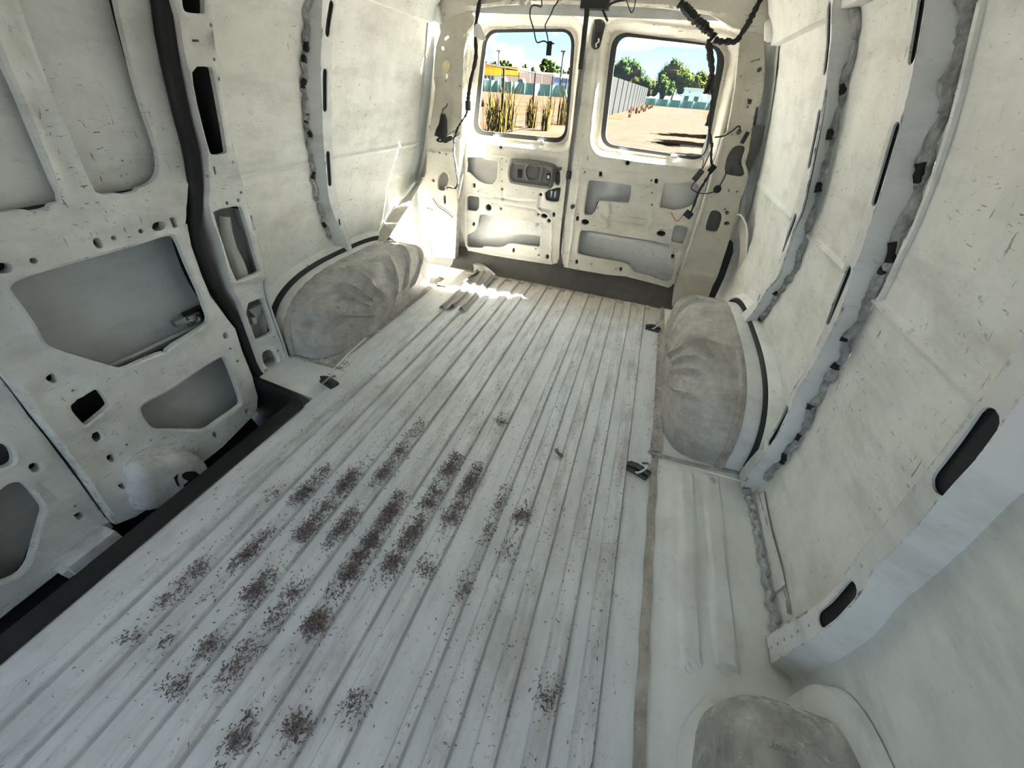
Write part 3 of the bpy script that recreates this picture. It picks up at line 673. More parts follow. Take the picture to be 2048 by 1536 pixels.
lr = dpx('A', (0, 340), (90, 530), (210, 830), (300, 1040), (382, 1210), (300, 1225), (295, 1250), (180, 1272), (150, 1255), (0, 1275))
kf = np.polyfit([q[1] for q in lr[:5]], [q[0] for q in lr[:5]], 1)
holes.append([(float(np.polyval(kf, z)), z) for z in (1.26, 1.15)]+[q for q in lr]+[(fy_min+.02, lr[-1][1]+.002), (fy_min+.02, 1.26)])
holes += [circ('A', (683, 1428), .006), circ('A', (845, 1387), .006), circ('H', (200, 418), .007), circ('H', (1360, 937), .004), circ('H', (1405, 1010), .006), circ('I', (1215, 338), .004),
          circ('I', (1322, 200), .0035), circ('I', (390, 162), .004), circ('I', (668, 447), .004), circ('I', (797, 424), .004)]
ln = lambda k, a, b, r, h: ridge(dpx(k, a)[0], dpx(k, b)[0], r, h)
em = relief(ln('A', (60, 60), (365, 1030), .012, -.007), ln('A', (130, 0), (450, 1030), .012, -.007), ln('A', (40, 0), (290, 800), .006, .003),
            pad(dpx('I', (215, 120), (300, 60), (360, 150), (430, 160), (420, 220), (300, 190)), -.005, .012), pad(dpx('I', (430, 400), (560, 330), (600, 420), (520, 480)), -.006, .012),
            pad(dpx('I', (500, 500), (640, 440), (700, 560), (600, 590)), -.004, .010), pad(ngon(dpx('I', (668, 447))[0], .016), .003, .006), pad(ngon(dpx('I', (797, 424))[0], .014), .003, .006), pad(ngon(dpx('I', (390, 162))[0], .014), .003, .006),
            ln('I', (60, 40), (590, 800), .006, .004), ln('H', (20, 600), (270, 930), .006, .003), pad(dpx('A', (890, 1325), (1015, 1290), (1100, 1370), (900, 1420)), -.003, .01))
plate('inner_panel', outl, holes, side_map(-1, dd), M_door, door1, res=.016, back=.016, lip=.0035, emboss=em, hsoft=1, outback=.03)
plate('shade_liner', [(y+.0, z) for y, z in outl], [scale_poly2(h, .012) for h in holes if abs(area(h)) > 2.5e-3], side_map(-1, lambda z: dd(z)-.026), M_void, door1, res=.05, back=.004, lip=0)  # dark sheet behind the panel, painting shade into its small holes
# outer skin behind the cut-outs
zz = np.linspace(-.17, 1.36, 40); yy = np.linspace(-.9, 1.0, 40)
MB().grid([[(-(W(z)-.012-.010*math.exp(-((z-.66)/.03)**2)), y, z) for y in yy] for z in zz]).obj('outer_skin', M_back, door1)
zz = np.linspace(.70, 1.34, 20)
MB().grid([[(-(W(z)-.030), y, z) for y in np.linspace(fy_min, .93, 20)] for z in zz]).obj('upper_skin', M_door, door1)
# horizontal stiffener and latch inside the large cut-out
q = [at_side(p, -1, .045) for p in T('H', (640, 1050), (900, 930), (1100, 835), (1230, 780))]
MB().tube([tuple(x) for x in resample(q, .04, False)], .011, 6, flat=.5).obj('stiffener', M_back, door1)
q = [at_side(p, -1, .035) for p in T('H', (690, 1075), (900, 985), (1100, 890), (1230, 830))]
MB().tube([tuple(x) for x in resample(q, .04, False)], .012, 6).obj('stiffener_shade', M_black, door1)  # black bar painting the shade under the stiffener
c0 = at_side(T('H', (1060, 778))[0], -1, .05); c1 = at_side(T('H', (1140, 760))[0], -1, .05)
lt = MB()
lt.box((c1[0]-.012, c1[1]-.020, c1[2]-.013), (c1[0]+.012, c1[1]+.022, c1[2]+.016)); lt.tube([(c1[0]+.013, c1[1]+.012*math.cos(a), c1[2]+.010*math.sin(a)) for a in np.linspace(0, 6.3, 14)], .003, 5)
lt.box((c0[0]-.010, c0[1]-.018, c0[2]-.010), (c0[0]+.010, c0[1]+.016, c0[2]+.010)); lt.tube([(c0[0]+.01, c0[1]-.015, c0[2]), (c1[0]+.01, c1[1], c1[2])], .004, 6)
lt.obj('latch', M_metal, door1)
MB().box((c1[0]-.018, c1[1]-.015, c1[2]-.022), (c1[0]-.010, c1[1]+.045, c1[2]+.024)).obj('latch_plate', M_void, door1)
c = at_side(T('I', (515, 412))[0], -1, .085)
MB().box((c[0]-.02, c[1]-.02, c[2]-.014), (c[0]+.003, c[1]+.012, c[2]+.014)).obj('clip_socket', M_black, door1)
MB().box((c[0]-.004, c[1]-.010, c[2]-.007), (c[0]+.008, c[1]+.002, c[2]+.006)).obj('clip', M_metal, door1)
c = dpx('H', (530, 1285))[0]
MB().grid([[(-(W(np.array(z))-.045), y, z) for y in np.linspace(c[0]-.07, c[0]+.09, 3)] for z in np.linspace(c[1]-.08, c[1]+.08, 3)]).obj('lock_cavity', M_void, door1)  # near-black sheet painting shade into the square hole
# bulging latch cover at the foot of the door
cv_ = dpx('I', (650, 575), (690, 530), (740, 512), (860, 500), (940, 482), (1000, 475), (1045, 505), (1082, 552), (1075, 590), (1040, 625), (900, 745), (840, 775), (720, 800), (690, 765), (668, 700), (658, 640))
cvs = soften(cv_, 1); cyz = cvs.mean(0)
def dome(u, v):
    q = np.stack([u, v], -1); d = seg_dist(q, cvs); return .045*np.sqrt(np.clip(1-(1-np.clip(d/.045, 0, 1))**2, 0, 1))
M_cover = paint('cover_paint', base=(.74, .75, .74), dirt=(.10, .10, .098), grime=.75, scratch=1., speck=.9, chips=.5, blotch=.56, bump=.3)
cover = plate('latch_cover', cvs, [], side_map(-1, .102), M_cover, door1, res=.008, back=.01, lip=0, emboss=dome)
for sc_ in ((('I', (862, 600), (885, 580), (880, 610), (895, 650), (880, 640))), ('I', (905, 585), (930, 570), (975, 568), (1008, 590), (1012, 606), (985, 600), (965, 632), (945, 668), (925, 672), (915, 640), (940, 620), (912, 605))):
    plate('scuff_mark', dpx(*sc_), [], side_map(-1, .1032), M_black, cover, res=.007, back=.001, lip=0, emboss=dome)
fl_ = dpx('I', (640, 560), (690, 505), (760, 470), (870, 450), (960, 430), (1020, 428), (1042, 450), (1045, 480), (1000, 500), (860, 520), (740, 530), (690, 560))
plate('cover_flange', soften(fl_, 1), [circ('I', (733, 527), .0045), circ('I', (797, 497), .009), circ('I', (837, 494), .0045), circ('I', (915, 468), .004), circ('I', (967, 460), .004), circ('I', (1002, 467), .003), circ('I', (1023, 470), .007)],
      side_map(-1, .106), M_door, door1, res=.012, back=.008, lip=0)

# front leaf, only its rear lower corner is in view
dd2 = lambda z: .082
door2 = empty('door_2', (-.9, .1, -.15), kind='structure', label='front leaf of the side door, blue-grey cut-outs in shade', category='door')
d2 = lambda k, *p: side_px(T(k, *p), -1, dd2)
e2 = d2('I', (600, 885), (420, 640), (240, 400), (90, 210), (0, 95))
bt = d2('I', (600, 885), (330, 1110), (0, 1370))
ol2 = [(-.25, bt[-1][1])]+bt[::-1]+e2[1:]+[(float(e2[-1][0]), z) for z in (.5, .8, 1.1, 1.33)]+[(-.25, 1.33)]
h2 = [d2('I', (-90, 420), (0, 440), (50, 460), (75, 520), (60, 555), (0, 575), (-90, 600)), d2('I', (-120, 760), (0, 690), (50, 650), (110, 645), (150, 680), (200, 740), (235, 790), (215, 850), (190, 940), (170, 1010), (150, 1080), (100, 1140), (30, 1170), (0, 1180), (-120, 1230)),
      d2('I', (140, 560), (190, 537), (225, 575), (178, 602)), d2('I', (388, 822), (432, 798), (450, 830), (418, 852)), ngon(d2('I', (400, 772))[0], .004, 8)]
em2 = relief(ridge(d2('I', (330, 620))[0], d2('I', (480, 800))[0], .010, -.005), ridge(d2('I', (60, 120))[0], d2('I', (560, 830))[0], .010, -.006), ridge(d2('I', (240, 660))[0], d2('I', (320, 760))[0], .012, -.006))
plate('inner_panel', ol2, h2, side_map(-1, dd2), M_door, door2, res=.016, back=.016, lip=.0035, emboss=em2, hsoft=1, outback=.03)
plate('shade_liner', ol2, [scale_poly2(h, .012) for h in h2 if abs(area(h)) > 2.5e-3], side_map(-1, lambda z: .056+0*z), M_void, door2, res=.05, back=.004, lip=0)  # same sheet of painted shade behind this leaf's holes
# white guide bracket on the edge of the leaf
T_ = d2('I', (255, 1050), (500, 868), (600, 905), (340, 1110))
yA, yB = T_[0][0], T_[2][0]-.005
zA = min(T_[0][1], T_[3][1])+.0
br = empty('guide_bracket', (-.85, yA, zA), label='scratched white box-shaped guide bracket at the front door leaf corner', category='bracket')
xo = -(float(W(zA))-.082); 
MB().rbox((xo-.005, yA, zA-.005), (xo+.055, yB, zA+.045), .006).obj('casing', M_cover, br)
MB().box((xo+.050, yA+.03, zA-.012), (xo+.060, yB-.004, zA+.012)).obj('slide_rail', M_black, br)
MB().box((xo-.004, yA-.012, zA-.006), (xo+.035, yA+.004, zA+.022)).obj('end_tab', M_cover, br)

# ================================================================== WHEEL ARCHES
AYC, ARY, ARZ, AX0, AX1 = 1.52, .50, .275, .668, .865
def arch(side, label, yc):
    root = empty('wheel_arch', (side*AX0, yc, 0), label=label, category='wheel arch', group='wheel arches')
    def pt(t, x, s, h=0.):
        """t: 0 front foot .. pi rear foot, s: scale of the arc"""
        ct, st = math.cos(t), math.sin(t)
        cy = -math.copysign(abs(ct)**.66, ct); cz = max(st, 0)**.72
        return (side*x, yc+ARY*s*cy, (ARZ*s+h)*cz)
    nt_, ns = 140, 44; G = []
    ribs = [(.66, .45, .99), (.98, .60, .97), (1.16, .62, .97), (1.38, .50, .99), (1.62, .38, .97), (1.9, .42, .99), (2.35, .42, 1.)]
    for i in range(nt_+1):
        t = math.pi*i/nt_; row = []
        for j in range(ns+1):
            a_ = j/ns*math.pi/2; e = 2/4.4
            x = AX1-(AX1-AX0)*math.cos(a_)**e if j < ns else AX1
            s = math.sin(a_)**e
            h = 0.
            for tr, s0, s1 in ribs:
                h += .023*math.exp(-((t-tr-.05*(s-.8))/.024)**2)*float(sstep(s0-.06, s0+.03, s)*(1-sstep(s1-.02, s1+.03, s)))
            h += -.010*math.exp(-((t-1.45)/.22)**2-((s-.72)/.10)**2)       # dent
            nx = -math.cos(a_)
            q = pt(t, x+h*nx*.9, s, h*math.sin(a_)); row.append(q)
        G.append(row)
    MB().grid(G).obj('housing', M_arch, root)
    tt = np.linspace(0, math.pi, 80)
    # spot-welded dirty seam, pale side strip, black tube painting the slit's shade and pressed lip of the wall
    wv = lambda i: .004*math.sin(i*1.7)
    MB().grid([[pt(t, AX1-.012, 1.004), pt(t, AX1-.002, 1.03), pt(t, AX1+.010+wv(i)*.4, 1.028+wv(i)*.6), pt(t, AX1+.016, 1.0)] for i, t in enumerate(tt)]).obj('weld_seam', M_dirty, root)
    MB().grid([[pt(t, AX1+.012, 1.0), pt(t, AX1+.040, 1.005), pt(t, AX1+.066, 1.01)] for t in tt]).obj('side_strip', M_side, root)
    MB().tube([pt(t, AX1+.075, 1.03) for t in tt[2:-2]], .015, 8).obj('slit_shade', M_black, root)
    MB().grid([[pt(t, AX1+.072, 1.06), pt(t, AX1+.066, 1.085), pt(t, AX1+.075, 1.11), pt(t, AX1+.105, 1.15)] for t in tt]).obj('wall_lip', M_skin, root)
    # flange lying on the floor along the inner side
    yy = np.linspace(yc-ARY*1.02, yc+ARY*1.02, 40)
    MB().grid([[(side*(AX0+.012), y, .012), (side*(AX0-.006), y, .005+.001*math.sin(y*60)), (side*(AX0-.020), y, .0035)] for y in yy]).obj('floor_flange', M_dirty, root)
    return root
arch(1, 'grey dirt-stained wheel arch beside the right wall, below two white posts', 1.52)
arch(-1, 'grey dirt-stained wheel arch in the sunlit rear left, nearest the floor trim piece', 1.50)

# small hump behind the driver's seat, near right corner
hump = empty('wheel_hump', (.80, .2, 0), label='worn grey metal hump with a pale rim at the nearest right corner of the floor', category='hump')
HX0, HX1, HRY, HRZ = .738, .958, .350, .195
def hpt(t, x, s_, h=0., e=.48):
    ct, st = math.cos(t), math.sin(t)
    return (x, -HRY*s_*math.copysign(abs(ct)**e, ct), (HRZ*s_+h)*max(st, 0)**e)
G = []
for i in range(91):
    t = math.pi*(.0+1.0*i/90); row = []
    for j in range(37):
        a_ = j/36*math.pi/2; e = 2/4.8
        dn = -.008*math.exp(-((t-2.2)/.3)**2-((j-22)/5)**2)+.004*math.sin(t*7)*math.sin(j*.5)*.4
        row.append(hpt(t, HX1-(HX1-HX0)*max(math.cos(a_), 0)**e, math.sin(a_)**e, dn))
    G.append(row)
MB().grid(G).obj('dome', M_hump, hump)
tt = np.linspace(0, math.pi, 90)
MB().grid([[hpt(t, .938, 1.0), hpt(t, .936, 1.05+.008*math.sin(t*11)), hpt(t, .944, 1.13+.012*math.sin(t*9)), hpt(t, .962, 1.15)] for t in tt]).obj('wall_rim', M_side, hump)
oo = []
for a_ in np.linspace(-math.pi/2, math.pi/2, 60):
    ca, sa = math.cos(a_), math.sin(a_); e = 2/3.2
    oo.append((HX1-(HX1-HX0+.034+.003*math.sin(a_*13))*max(ca, 0)**e, (HRY+.036)*math.copysign(abs(sa)**e, sa)))
oo2 = [(x*.0+HX1-(HX1-x)*.93, y*.94) for x, y in oo]
plate('floor_rim', [q for q in oo], [], floor_map(.004), M_side, hump, res=.012, lip=0, back=.006, emboss=pad(oo2, .012, .014))
lb_ = at_z((1568, 1497), HRZ)                         # faint stamped part mark on top of the dome
for k in range(9):
    if k == 4: continue
    MB().box((lb_[0]-.018+.0042*k, lb_[1]-.0026, HRZ-.012), (lb_[0]-.0160+.0042*k, lb_[1]+.0026, HRZ+.0006)).obj('stamped_mark', M_hump, hump)

# ================================================================== REAR DOORS
YD = 2.265                                              # inner panels
def rp(k, *p): return rear_px(T(k, *p), YD)
def rc(k, q, r): return ngon(rp(k, q)[0], r, 10)
def rrect(x0, z0, x1, z1, r, n=5):
    P = []
    for cx, cz, a0 in ((x1-r, z1-r, 0), (x0+r, z1-r, 90), (x0+r, z0+r, 180), (x1-r, z0+r, 270)):
        P += [(cx+r*math.cos(math.radians(a0+90*k/n)), cz+r*math.sin(math.radians(a0+90*k/n))) for k in range(n+1)]
    return P
def quad_round(c, r, n=6):
    """quadrilateral with rounded corners"""
    c = [np.array(p, float) for p in c]; P = []
    for i in range(4):
        a, b, d = c[i-1], c[i], c[(i+1) % 4]; u = (a-b)/np.linalg.norm(a-b); v = (d-b)/np.linalg.norm(d-b)
        for k in range(n+1):
            t = k/n; P.append(tuple((1-t)**2*(b+u*r)+2*t*(1-t)*b+t*t*(b+v*r)))
    return P
def scale_poly(P, k=None, grow=0.):
    P = np.array(P); c = P.mean(0); d = P-c; l = np.linalg.norm(d, axis=1)[:, None]; return [tuple(q) for q in c+d*(l+grow)/l]
winL = quad_round(rear_px(T('f', (966, 57), (1155, 56), (1134, 290), (942, 270)), YD+.035), .07)
winR = quad_round(rear_px(T('f', (1223, 59), (1460, 94), (1410, 324), (1196, 294)), YD+.035), .07)
glL = quad_round(rear_px(T('C', (690, 335), (1560, 325), (1480, 1420), (588, 1335)), YD+.036), .055)
glR = quad_round(rear_px(T('D', (440, 365), (1475, 480), (1330, 1620), (300, 1470)), YD+.036), .055)
def rear_door(nm, outline, holes, win, gl, em, label, outer):
    root = empty(nm, (float(np.mean([p[0] for p in outline])), YD, min(p[1] for p in outline)), kind='structure', label=label, category='door')
    rec = scale_poly(win, grow=.042)
    def e(u, v):
        q = np.stack([u, v], -1); L_ = np.array(rec); d = seg_dist(q, L_); ins = inside(q, L_); d = np.where(ins, d, -d)
        return -.035*sstep(.0, .030, d)+.006*np.exp(-((d+.006)/.012)**2)+em(u, v)
    plate('inner_panel', outline, holes+[scale_poly(win, grow=-.008)], rear_map(YD), M_rear, root, res=.008, back=.014, lip=.003, emboss=e, hsoft=1, outback=.05)
    plate('shade_liner', outline, [scale_poly2(h, .012) for h in holes if abs(area(h)) > 1.5e-3]+[scale_poly(win, grow=.05)], rear_map(YD+.022), M_void, root, res=.06, back=.003, lip=0)  # dark sheet painting shade behind the small rear door holes
    plate('outer_skin', outer, [scale_poly(gl, grow=.02)], rear_map(YD+.068), M_rearback, root, res=.06, back=.01, lip=0)
    fr = plate('window_frame', win, [gl], rear_map(YD+.034), M_frame, root, res=.02, back=.005, lip=.002)
    gr_ = scale_poly(gl, grow=.010); MB().grid([[(x, y, z) for y in (YD+.037, YD+.069)] for x, z in gr_+gr_[:1]]).obj('sun_stop_liner', M_frame, fr)  # hidden liner added to keep sun out between the door skins
    plate('window_pane', scale_poly(gl, grow=.004), [], rear_map(YD+.045), M_glass, fr, res=.1, back=.004, lip=0)
    for zc in (.16, .75):
        a_, b_ = [p for p in win if p[1] < np.mean([q[1] for q in win])][0:2]
    zb = min(p[1] for p in win); xa, xb = min(p[0] for p in win), max(p[0] for p in win)
    for k in (.27, .74):
        x = xa+(xb-xa)*k; MB().rbox((x-.016, -.006, -.01), (x+.016, .006, .012), .003, Matrix.Translation((0, YD+.026, zb+.006)) @ Matrix.Rotation(math.radians(90), 4, 'X') @ Matrix.Translation((0, 0, 0))).obj('frame_clip', M_white, fr)
    return root
zero = lambda u, v: np.zeros_like(u)
SX = .006                                               # centre split of the doors
dL_out = rp('E', (470, 1080), (490, 1135), (700, 1175), (1000, 1225), (1340, 1275), (1400, 1262), (1425, 1210))+[(SX-.012, .30), (SX-.02, .60), (SX-.03, .9), (SX-.032, 1.225), (-.12, 1.235), (-.40, 1.225), (-.50, 1.20), (-.565, 1.14), (-.60, 1.0), (-.625, .80), (-.645, .5), (-.655, .25)]
hL = [rp('E', (490, 175), (655, 180), (660, 200), (790, 215), (805, 235), (780, 460), (620, 450), (510, 340), (480, 330), (480, 190)),
      rp('E', (1280, 520), (1440, 480), (1445, 500), (1425, 620), (1400, 638), (1300, 620), (1282, 600)),
      rp('E', (1385, 280), (1420, 270), (1435, 330), (1435, 460), (1400, 470), (1375, 420)),
      rp('E', (480, 590), (500, 572), (600, 580), (608, 600), (605, 730), (490, 720), (480, 700)),
      rp('E', (600, 790), (620, 760), (700, 765), (1180, 850), (1240, 850), (1230, 1090), (1210, 1095), (920, 1055), (890, 1070), (830, 1105), (650, 1085), (640, 1110), (490, 1095), (480, 1070), (478, 990), (500, 960), (530, 955), (590, 900)),
      rp('E', (540, 445), (565, 445), (565, 490), (540, 490)), rp('E', (537, 840), (565, 842), (563, 882), (535, 880)), rp('E', (945, 1105), (972, 1108), (970, 1152), (945, 1150)), rp('E', (1292, 1170), (1322, 1174), (1320, 1216), (1290, 1214)),
      rp('E', (1355, 740), (1385, 742), (1383, 790), (1353, 788)), rc('E', (702, 692), .020), ngon(rp('E', (1272, 778))[0], .020, 12, .013), rc('E', (1320, 828), .012), rc('C', (830, 1508), .009),
      rc('E', (840, 505), .006), rc('E', (1235, 560), .009), rc('E', (828, 705), .007), rc('E', (1213, 762), .007), rc('E', (840, 190), .004), rc('E', (838, 300), .004), rc('E', (838, 420), .004), rc('E', (600, 525), .004), rc('E', (1440, 292), .009), rc('E', (1216, 1178), .006), rc('E', (1185, 1113), .005), rc('E', (885, 220), .004), rc('E', (985, 510), .003), rc('E', (1163, 537), .003)]
def rl(k, a, b, r, h): return ridge(rp(k, a)[0], rp(k, b)[0], r, h)
emL = relief(rl('E', (640, 585), (850, 600), .006, -.004), rl('E', (850, 600), (1190, 640), .006, -.004), rl('E', (630, 645), (800, 655), .006, -.004), rl('E', (860, 660), (1180, 710), .006, -.004), rl('E', (850, 500), (850, 600), .012, -.004), rl('E', (1235, 560), (1225, 690), .014, -.005), rl('E', (1225, 690), (1330, 710), .012, -.005),
             rl('E', (825, 660), (828, 705), .012, -.004), rl('E', (1200, 715), (1213, 765), .012, -.004), pad(ngon(rp('E', (550, 470))[0], .030), -.004, .012), pad(ngon(rp('E', (600, 525))[0], .018), .004, .008), rl('E', (480, 140), (900, 165), .006, .004), rl('E', (470, 150), (462, 1080), .008, .005), rl('E', (500, 1125), (1350, 1250), .008, .005), rl('E', (1350, 880), (1340, 1240), .006, .004))
outerL = [(-.72, -.12), (SX, -.12), (SX, 1.30), (-.72, 1.30)]
door3 = rear_door('door_3', dL_out, hL, winL, glL, emL, 'left rear cargo door, white with cut-outs and a dark grey handle panel', outerL)
dR_out = rp('F', (35, 1085), (150, 1108), (400, 1150), (560, 1165), (700, 1200), (850, 1240), (925, 1262), (955, 1245), (985, 1170), (1040, 1060))+[(.735, .30), (.728, .55), (.715, .75), (.685, .95), (.655, 1.10), (.60, 1.19), (.50, 1.222), (.30, 1.24), (.06, 1.245), (SX-.004, 1.24), (SX, .9), (SX+.004, .5), (SX+.006, .2)]
hR = [rp('F', (245, 350), (265, 342), (600, 380), (615, 395), (590, 535), (570, 542), (340, 518), (325, 530), (290, 640), (220, 640), (205, 625), (225, 480)),
      rp('F', (890, 375), (910, 370), (1040, 380), (1050, 365), (1150, 370), (1190, 385), (1185, 480), (1160, 540), (1010, 608), (860, 580), (850, 565)),
      rp('F', (975, 740), (990, 730), (1080, 745), (1090, 765), (1055, 880), (1040, 890), (955, 865), (945, 850)),
      rp('F', (185, 765), (480, 815), (780, 860), (840, 870), (930, 890), (935, 920), (925, 1000), (940, 1060), (980, 1110), (960, 1190), (930, 1218), (820, 1190), (800, 1165), (640, 1135), (590, 1070), (560, 1050), (380, 1020), (230, 990), (155, 970), (150, 950), (170, 790)),
      ngon(rp('F', (215, 700))[0], .022, 12, .015), ngon(rp('F', (863, 800))[0], .024, 12, .016),
      rp('F', (332, 270), (360, 272), (358, 312), (330, 310)), rp('F', (808, 328), (840, 332), (835, 374), (803, 370)), rp('F', (137, 650), (162, 653), (160, 690), (135, 687)), rp('F', (132, 1020), (156, 1023), (152, 1060), (128, 1057)),
      rp('F', (508, 1085), (532, 1088), (528, 1120), (504, 1117)), rp('F', (950, 975), (978, 978), (972, 1014), (945, 1010)), rc('F', (577, 196), .011), rc('F', (785, 450), .004), rc('F', (785, 553), .005), rc('F', (210, 275), .005), rc('F', (780, 345), .005), rc('F', (155, 632), .004), rc('F', (95, 1030), .004), rc('F', (270, 1058), .005), rc('F', (478, 1100), .004), rc('F', (968, 962), .004)]
emR = relief(rl('F', (415, 560), (415, 640), .016, .005), rl('F', (780, 630), (780, 700), .018, .005), rl('F', (430, 650), (760, 690), .006, -.004), rl('F', (340, 650), (390, 700), .012, .004), rl('F', (400, 680), (400, 740), .014, .005), rl('F', (760, 730), (750, 800), .012, .005), rl('F', (450, 700), (720, 740), .006, -.004), rl('F', (800, 745), (950, 760), .008, .004),
             rl('F', (1010, 940), (985, 1040), .016, -.005), rl('F', (200, 240), (950, 300), .006, -.003), rl('F', (60, 200), (10, 1050), .008, .004), rl('F', (170, 260), (70, 1080), .006, .004))
door4 = rear_door('door_4', dR_out, hR, winR, glR, emR, 'right rear cargo door, white with cut-outs and hanging cables', [(SX, -.12), (.80, -.12), (.80, 1.30), (SX, 1.30)])
# inner stiffening shelves behind the large cut-outs
for dn, k, ps in ((door3, 'E', ((700, 790), (1190, 865))), (door4, 'F', ((240, 800), (790, 890)))):
    a_, b_ = [at_y(p, YD+.03) for p in T(k, *ps)]
    MB().grid([[tuple(np.array(a_)*(1-t)+np.array(b_)*t+np.array([0, dy, dz])) for dy, dz in ((-.0, .012), (.0, -.012), (.03, -.018))] for t in np.linspace(0, 1, 6)]).obj('stiffener', M_rearback, dn)
# dark latch gear inside the left door
for q, sz in (((1365, 560), .035), ((1410, 380), .022)):
    c = at_y(T('E', q)[0], YD+.02); MB().rbox((c[0]-sz, -.01, -sz), (c[0]+sz, .01, sz), .006, Matrix.Translation((0, c[1], c[2]))).obj('latch_gear', M_greyd, door3)
c = at_y(T('E', (1365, 555))[0], YD+.006); lk = MB()
for dx in (-.010, .010): lk.rbox((c[0]+dx-.006, c[1]-.006, c[2]-.016), (c[0]+dx+.006, c[1]+.004, c[2]+.018), .002)
lk.obj('latch_pins', M_metal, door3)
# lock bolt on the centre overlap
c = at_y(T('E', (1560, 685))[0], YD-.01)
MB().tube([(c[0], c[1]+.015, c[2]), (c[0], c[1]-.004, c[2]), (c[0], c[1]-.006, c[2])], [.012, .011, .006], 10).obj('lock_bolt', M_steel, door4)
c = at_y(T('E', (1523, 357))[0], YD-.002); MB().rbox((c[0]-.014, c[1]-.004, c[2]-.018), (c[0]+.014, c[1]+.006, c[2]+.018), .004).obj('striker_hole', M_black, door4)
# grey handle panel on the left door
hpn = [(1390, 300), (1395, 260), (1250, 215), (930, 185), (905, 220), (885, 330), (900, 430), (935, 455), (1290, 508), (1330, 508), (1355, 480), (1385, 380)]
hq = soften(rear_px(T('E', *hpn), YD-.02), 2); hc = hq.mean(0)
def hem(u, v):
    q = np.stack([u, v], -1); d = seg_dist(q, hq)
    return .018*sstep(0, .016, d)-.008*sstep(.018, .026, d)
handle = plate('handle_panel', hq, [], rear_map(YD-.004), M_grey, door3, res=.008, back=.006, lip=0, emboss=hem, label='dark grey plastic panel with pull lever')
cup = soften(rear_px(T('E', (1085, 270), (1120, 245), (1200, 260), (1215, 300), (1200, 400), (1170, 415), (1100, 410), (1075, 370), (1070, 310)), YD-.02), 1)
plate('lever_cup', cup, [], rear_map(YD-.018), M_greyd, handle, res=.008, back=.004, lip=0, emboss=lambda u, v: -.006*sstep(0, .02, seg_dist(np.stack([u, v], -1), cup)))
c = at_y(T('E', (1105, 330))[0], YD-.03); c2 = at_y(T('E', (1130, 250))[0], YD-.03)
MB().tube([tuple(at_y(p, YD-.032)) for p in soften(np.array(T('E', (1125, 245), (1090, 275), (1078, 320), (1085, 370), (1110, 408))), 2, False)], .006, 6).obj('pull_lever', M_grey, handle)
MB().tube([tuple(at_y(p, YD-.028)) for p in soften(np.array(T('E', (1215, 255), (1260, 265), (1262, 300), (1245, 420), (1235, 450))), 2, False)], .003, 5).obj('moulded_rib', M_grey, handle)
for q, w_, h_ in (((1022, 345), .014, .020), ((1317, 375), .012, .016)):
    c = at_y(T('E', q)[0], YD-.015); MB().rbox((c[0]-w_, c[1]-.003, c[2]-h_), (c[0]+w_, c[1]+.003, c[2]+h_), .003).obj('button_recess', M_blackp, handle)
c = at_y(T('E', (1315, 378))[0], YD-.02); MB().rbox((c[0]-.006, c[1]-.003, c[2]-.008), (c[0]+.006, c[1]+.003, c[2]+.008), .002).obj('lock_button', M_white, handle)

# ================================================================== REAR CORNER PILLARS AND HEADER
YP = 2.205
def pp_(k, *p): return rear_px(T(k, *p), YP)
def pc(k, q, r): return ngon(pp_(k, q)[0], r, 10)
dl = empty('rear_pillar', tuple(at_y(T('E', (250, 1200))[0], YP)), label='dirty white corner pillar left of the rear doors, with a hanging black grommet boot', category='pillar')
oL = pp_('S', (560, 1420), (600, 1395), (870, 1420), (885, 1100), (905, 800), (925, 500), (940, 200))+pp_('C', (430, 900), (440, 700), (455, 500), (480, 330), (540, 250), (560, 180), (480, 60), (470, -80), (330, -60), (220, 60), (200, 260), (210, 330), (165, 480), (150, 620), (140, 800), (155, 900), (140, 1000), (120, 1150), (100, 1300))+pp_('S', (600, 60), (610, 120), (590, 180), (580, 400), (570, 570), (480, 660), (490, 800), (500, 900), (515, 1050), (530, 1200), (560, 1225))
hDL = [pp_('S', (740, 530), (780, 540), (803, 570), (800, 640), (765, 725), (720, 722), (695, 700), (693, 590)), ngon(pp_('S', (650, 620))[0], .010, 10, .008), pc('S', (648, 330), .004), pc('S', (714, 337), .006), pc('S', (778, 348), .006), pp_('S', (750, 770), (778, 770), (780, 860), (752, 858)),
       pp_('C', (240, 755), (275, 758), (272, 802), (238, 798)), pc('C', (258, 828), .004), pc('C', (232, 495), .008), pp_('C', (240, 395), (290, 360), (300, 385), (255, 418)), pc('C', (450, 362), .005), pp_('C', (205, 10), (240, -30), (280, -20), (275, 30), (250, 48), (210, 35)), pc('C', (408, 880), .004), pc('S', (720, 1035), .004)]
emD = relief(pad(pp_('C', (150, 870), (300, 880), (330, 620), (230, 600), (170, 640)), -.006, .012), pad(pp_('S', (685, 985), (750, 985), (758, 1150), (700, 1190), (690, 1100)), -.006, .012), pad(pp_('C', (130, 1000), (360, 985), (330, 1536), (60, 1536)), -.005, .012),
             rear_ridge := (lambda u, v: .006*np.exp(-((v-.295)/.006)**2)), ridge(pp_('C', (345, 400))[0], pp_('C', (350, 640))[0], .004, -.003), pad(pp_('S', (515, 900), (640, 905), (640, 1190), (550, 1215)), .010, .012))
plate('face', oL, hDL, rear_map(YP), M_pil, dl, res=.010, back=.02, lip=.002, emboss=emD, hsoft=1, outback=.05)
MB().grid([[tuple(at_y(p, y)) for y in (YP-.01, YP+.03)] for p in T('E', (380, 1210), (375, 900), (385, 500), (400, 200), (410, 0))]).obj('jamb', M_rear, dl)
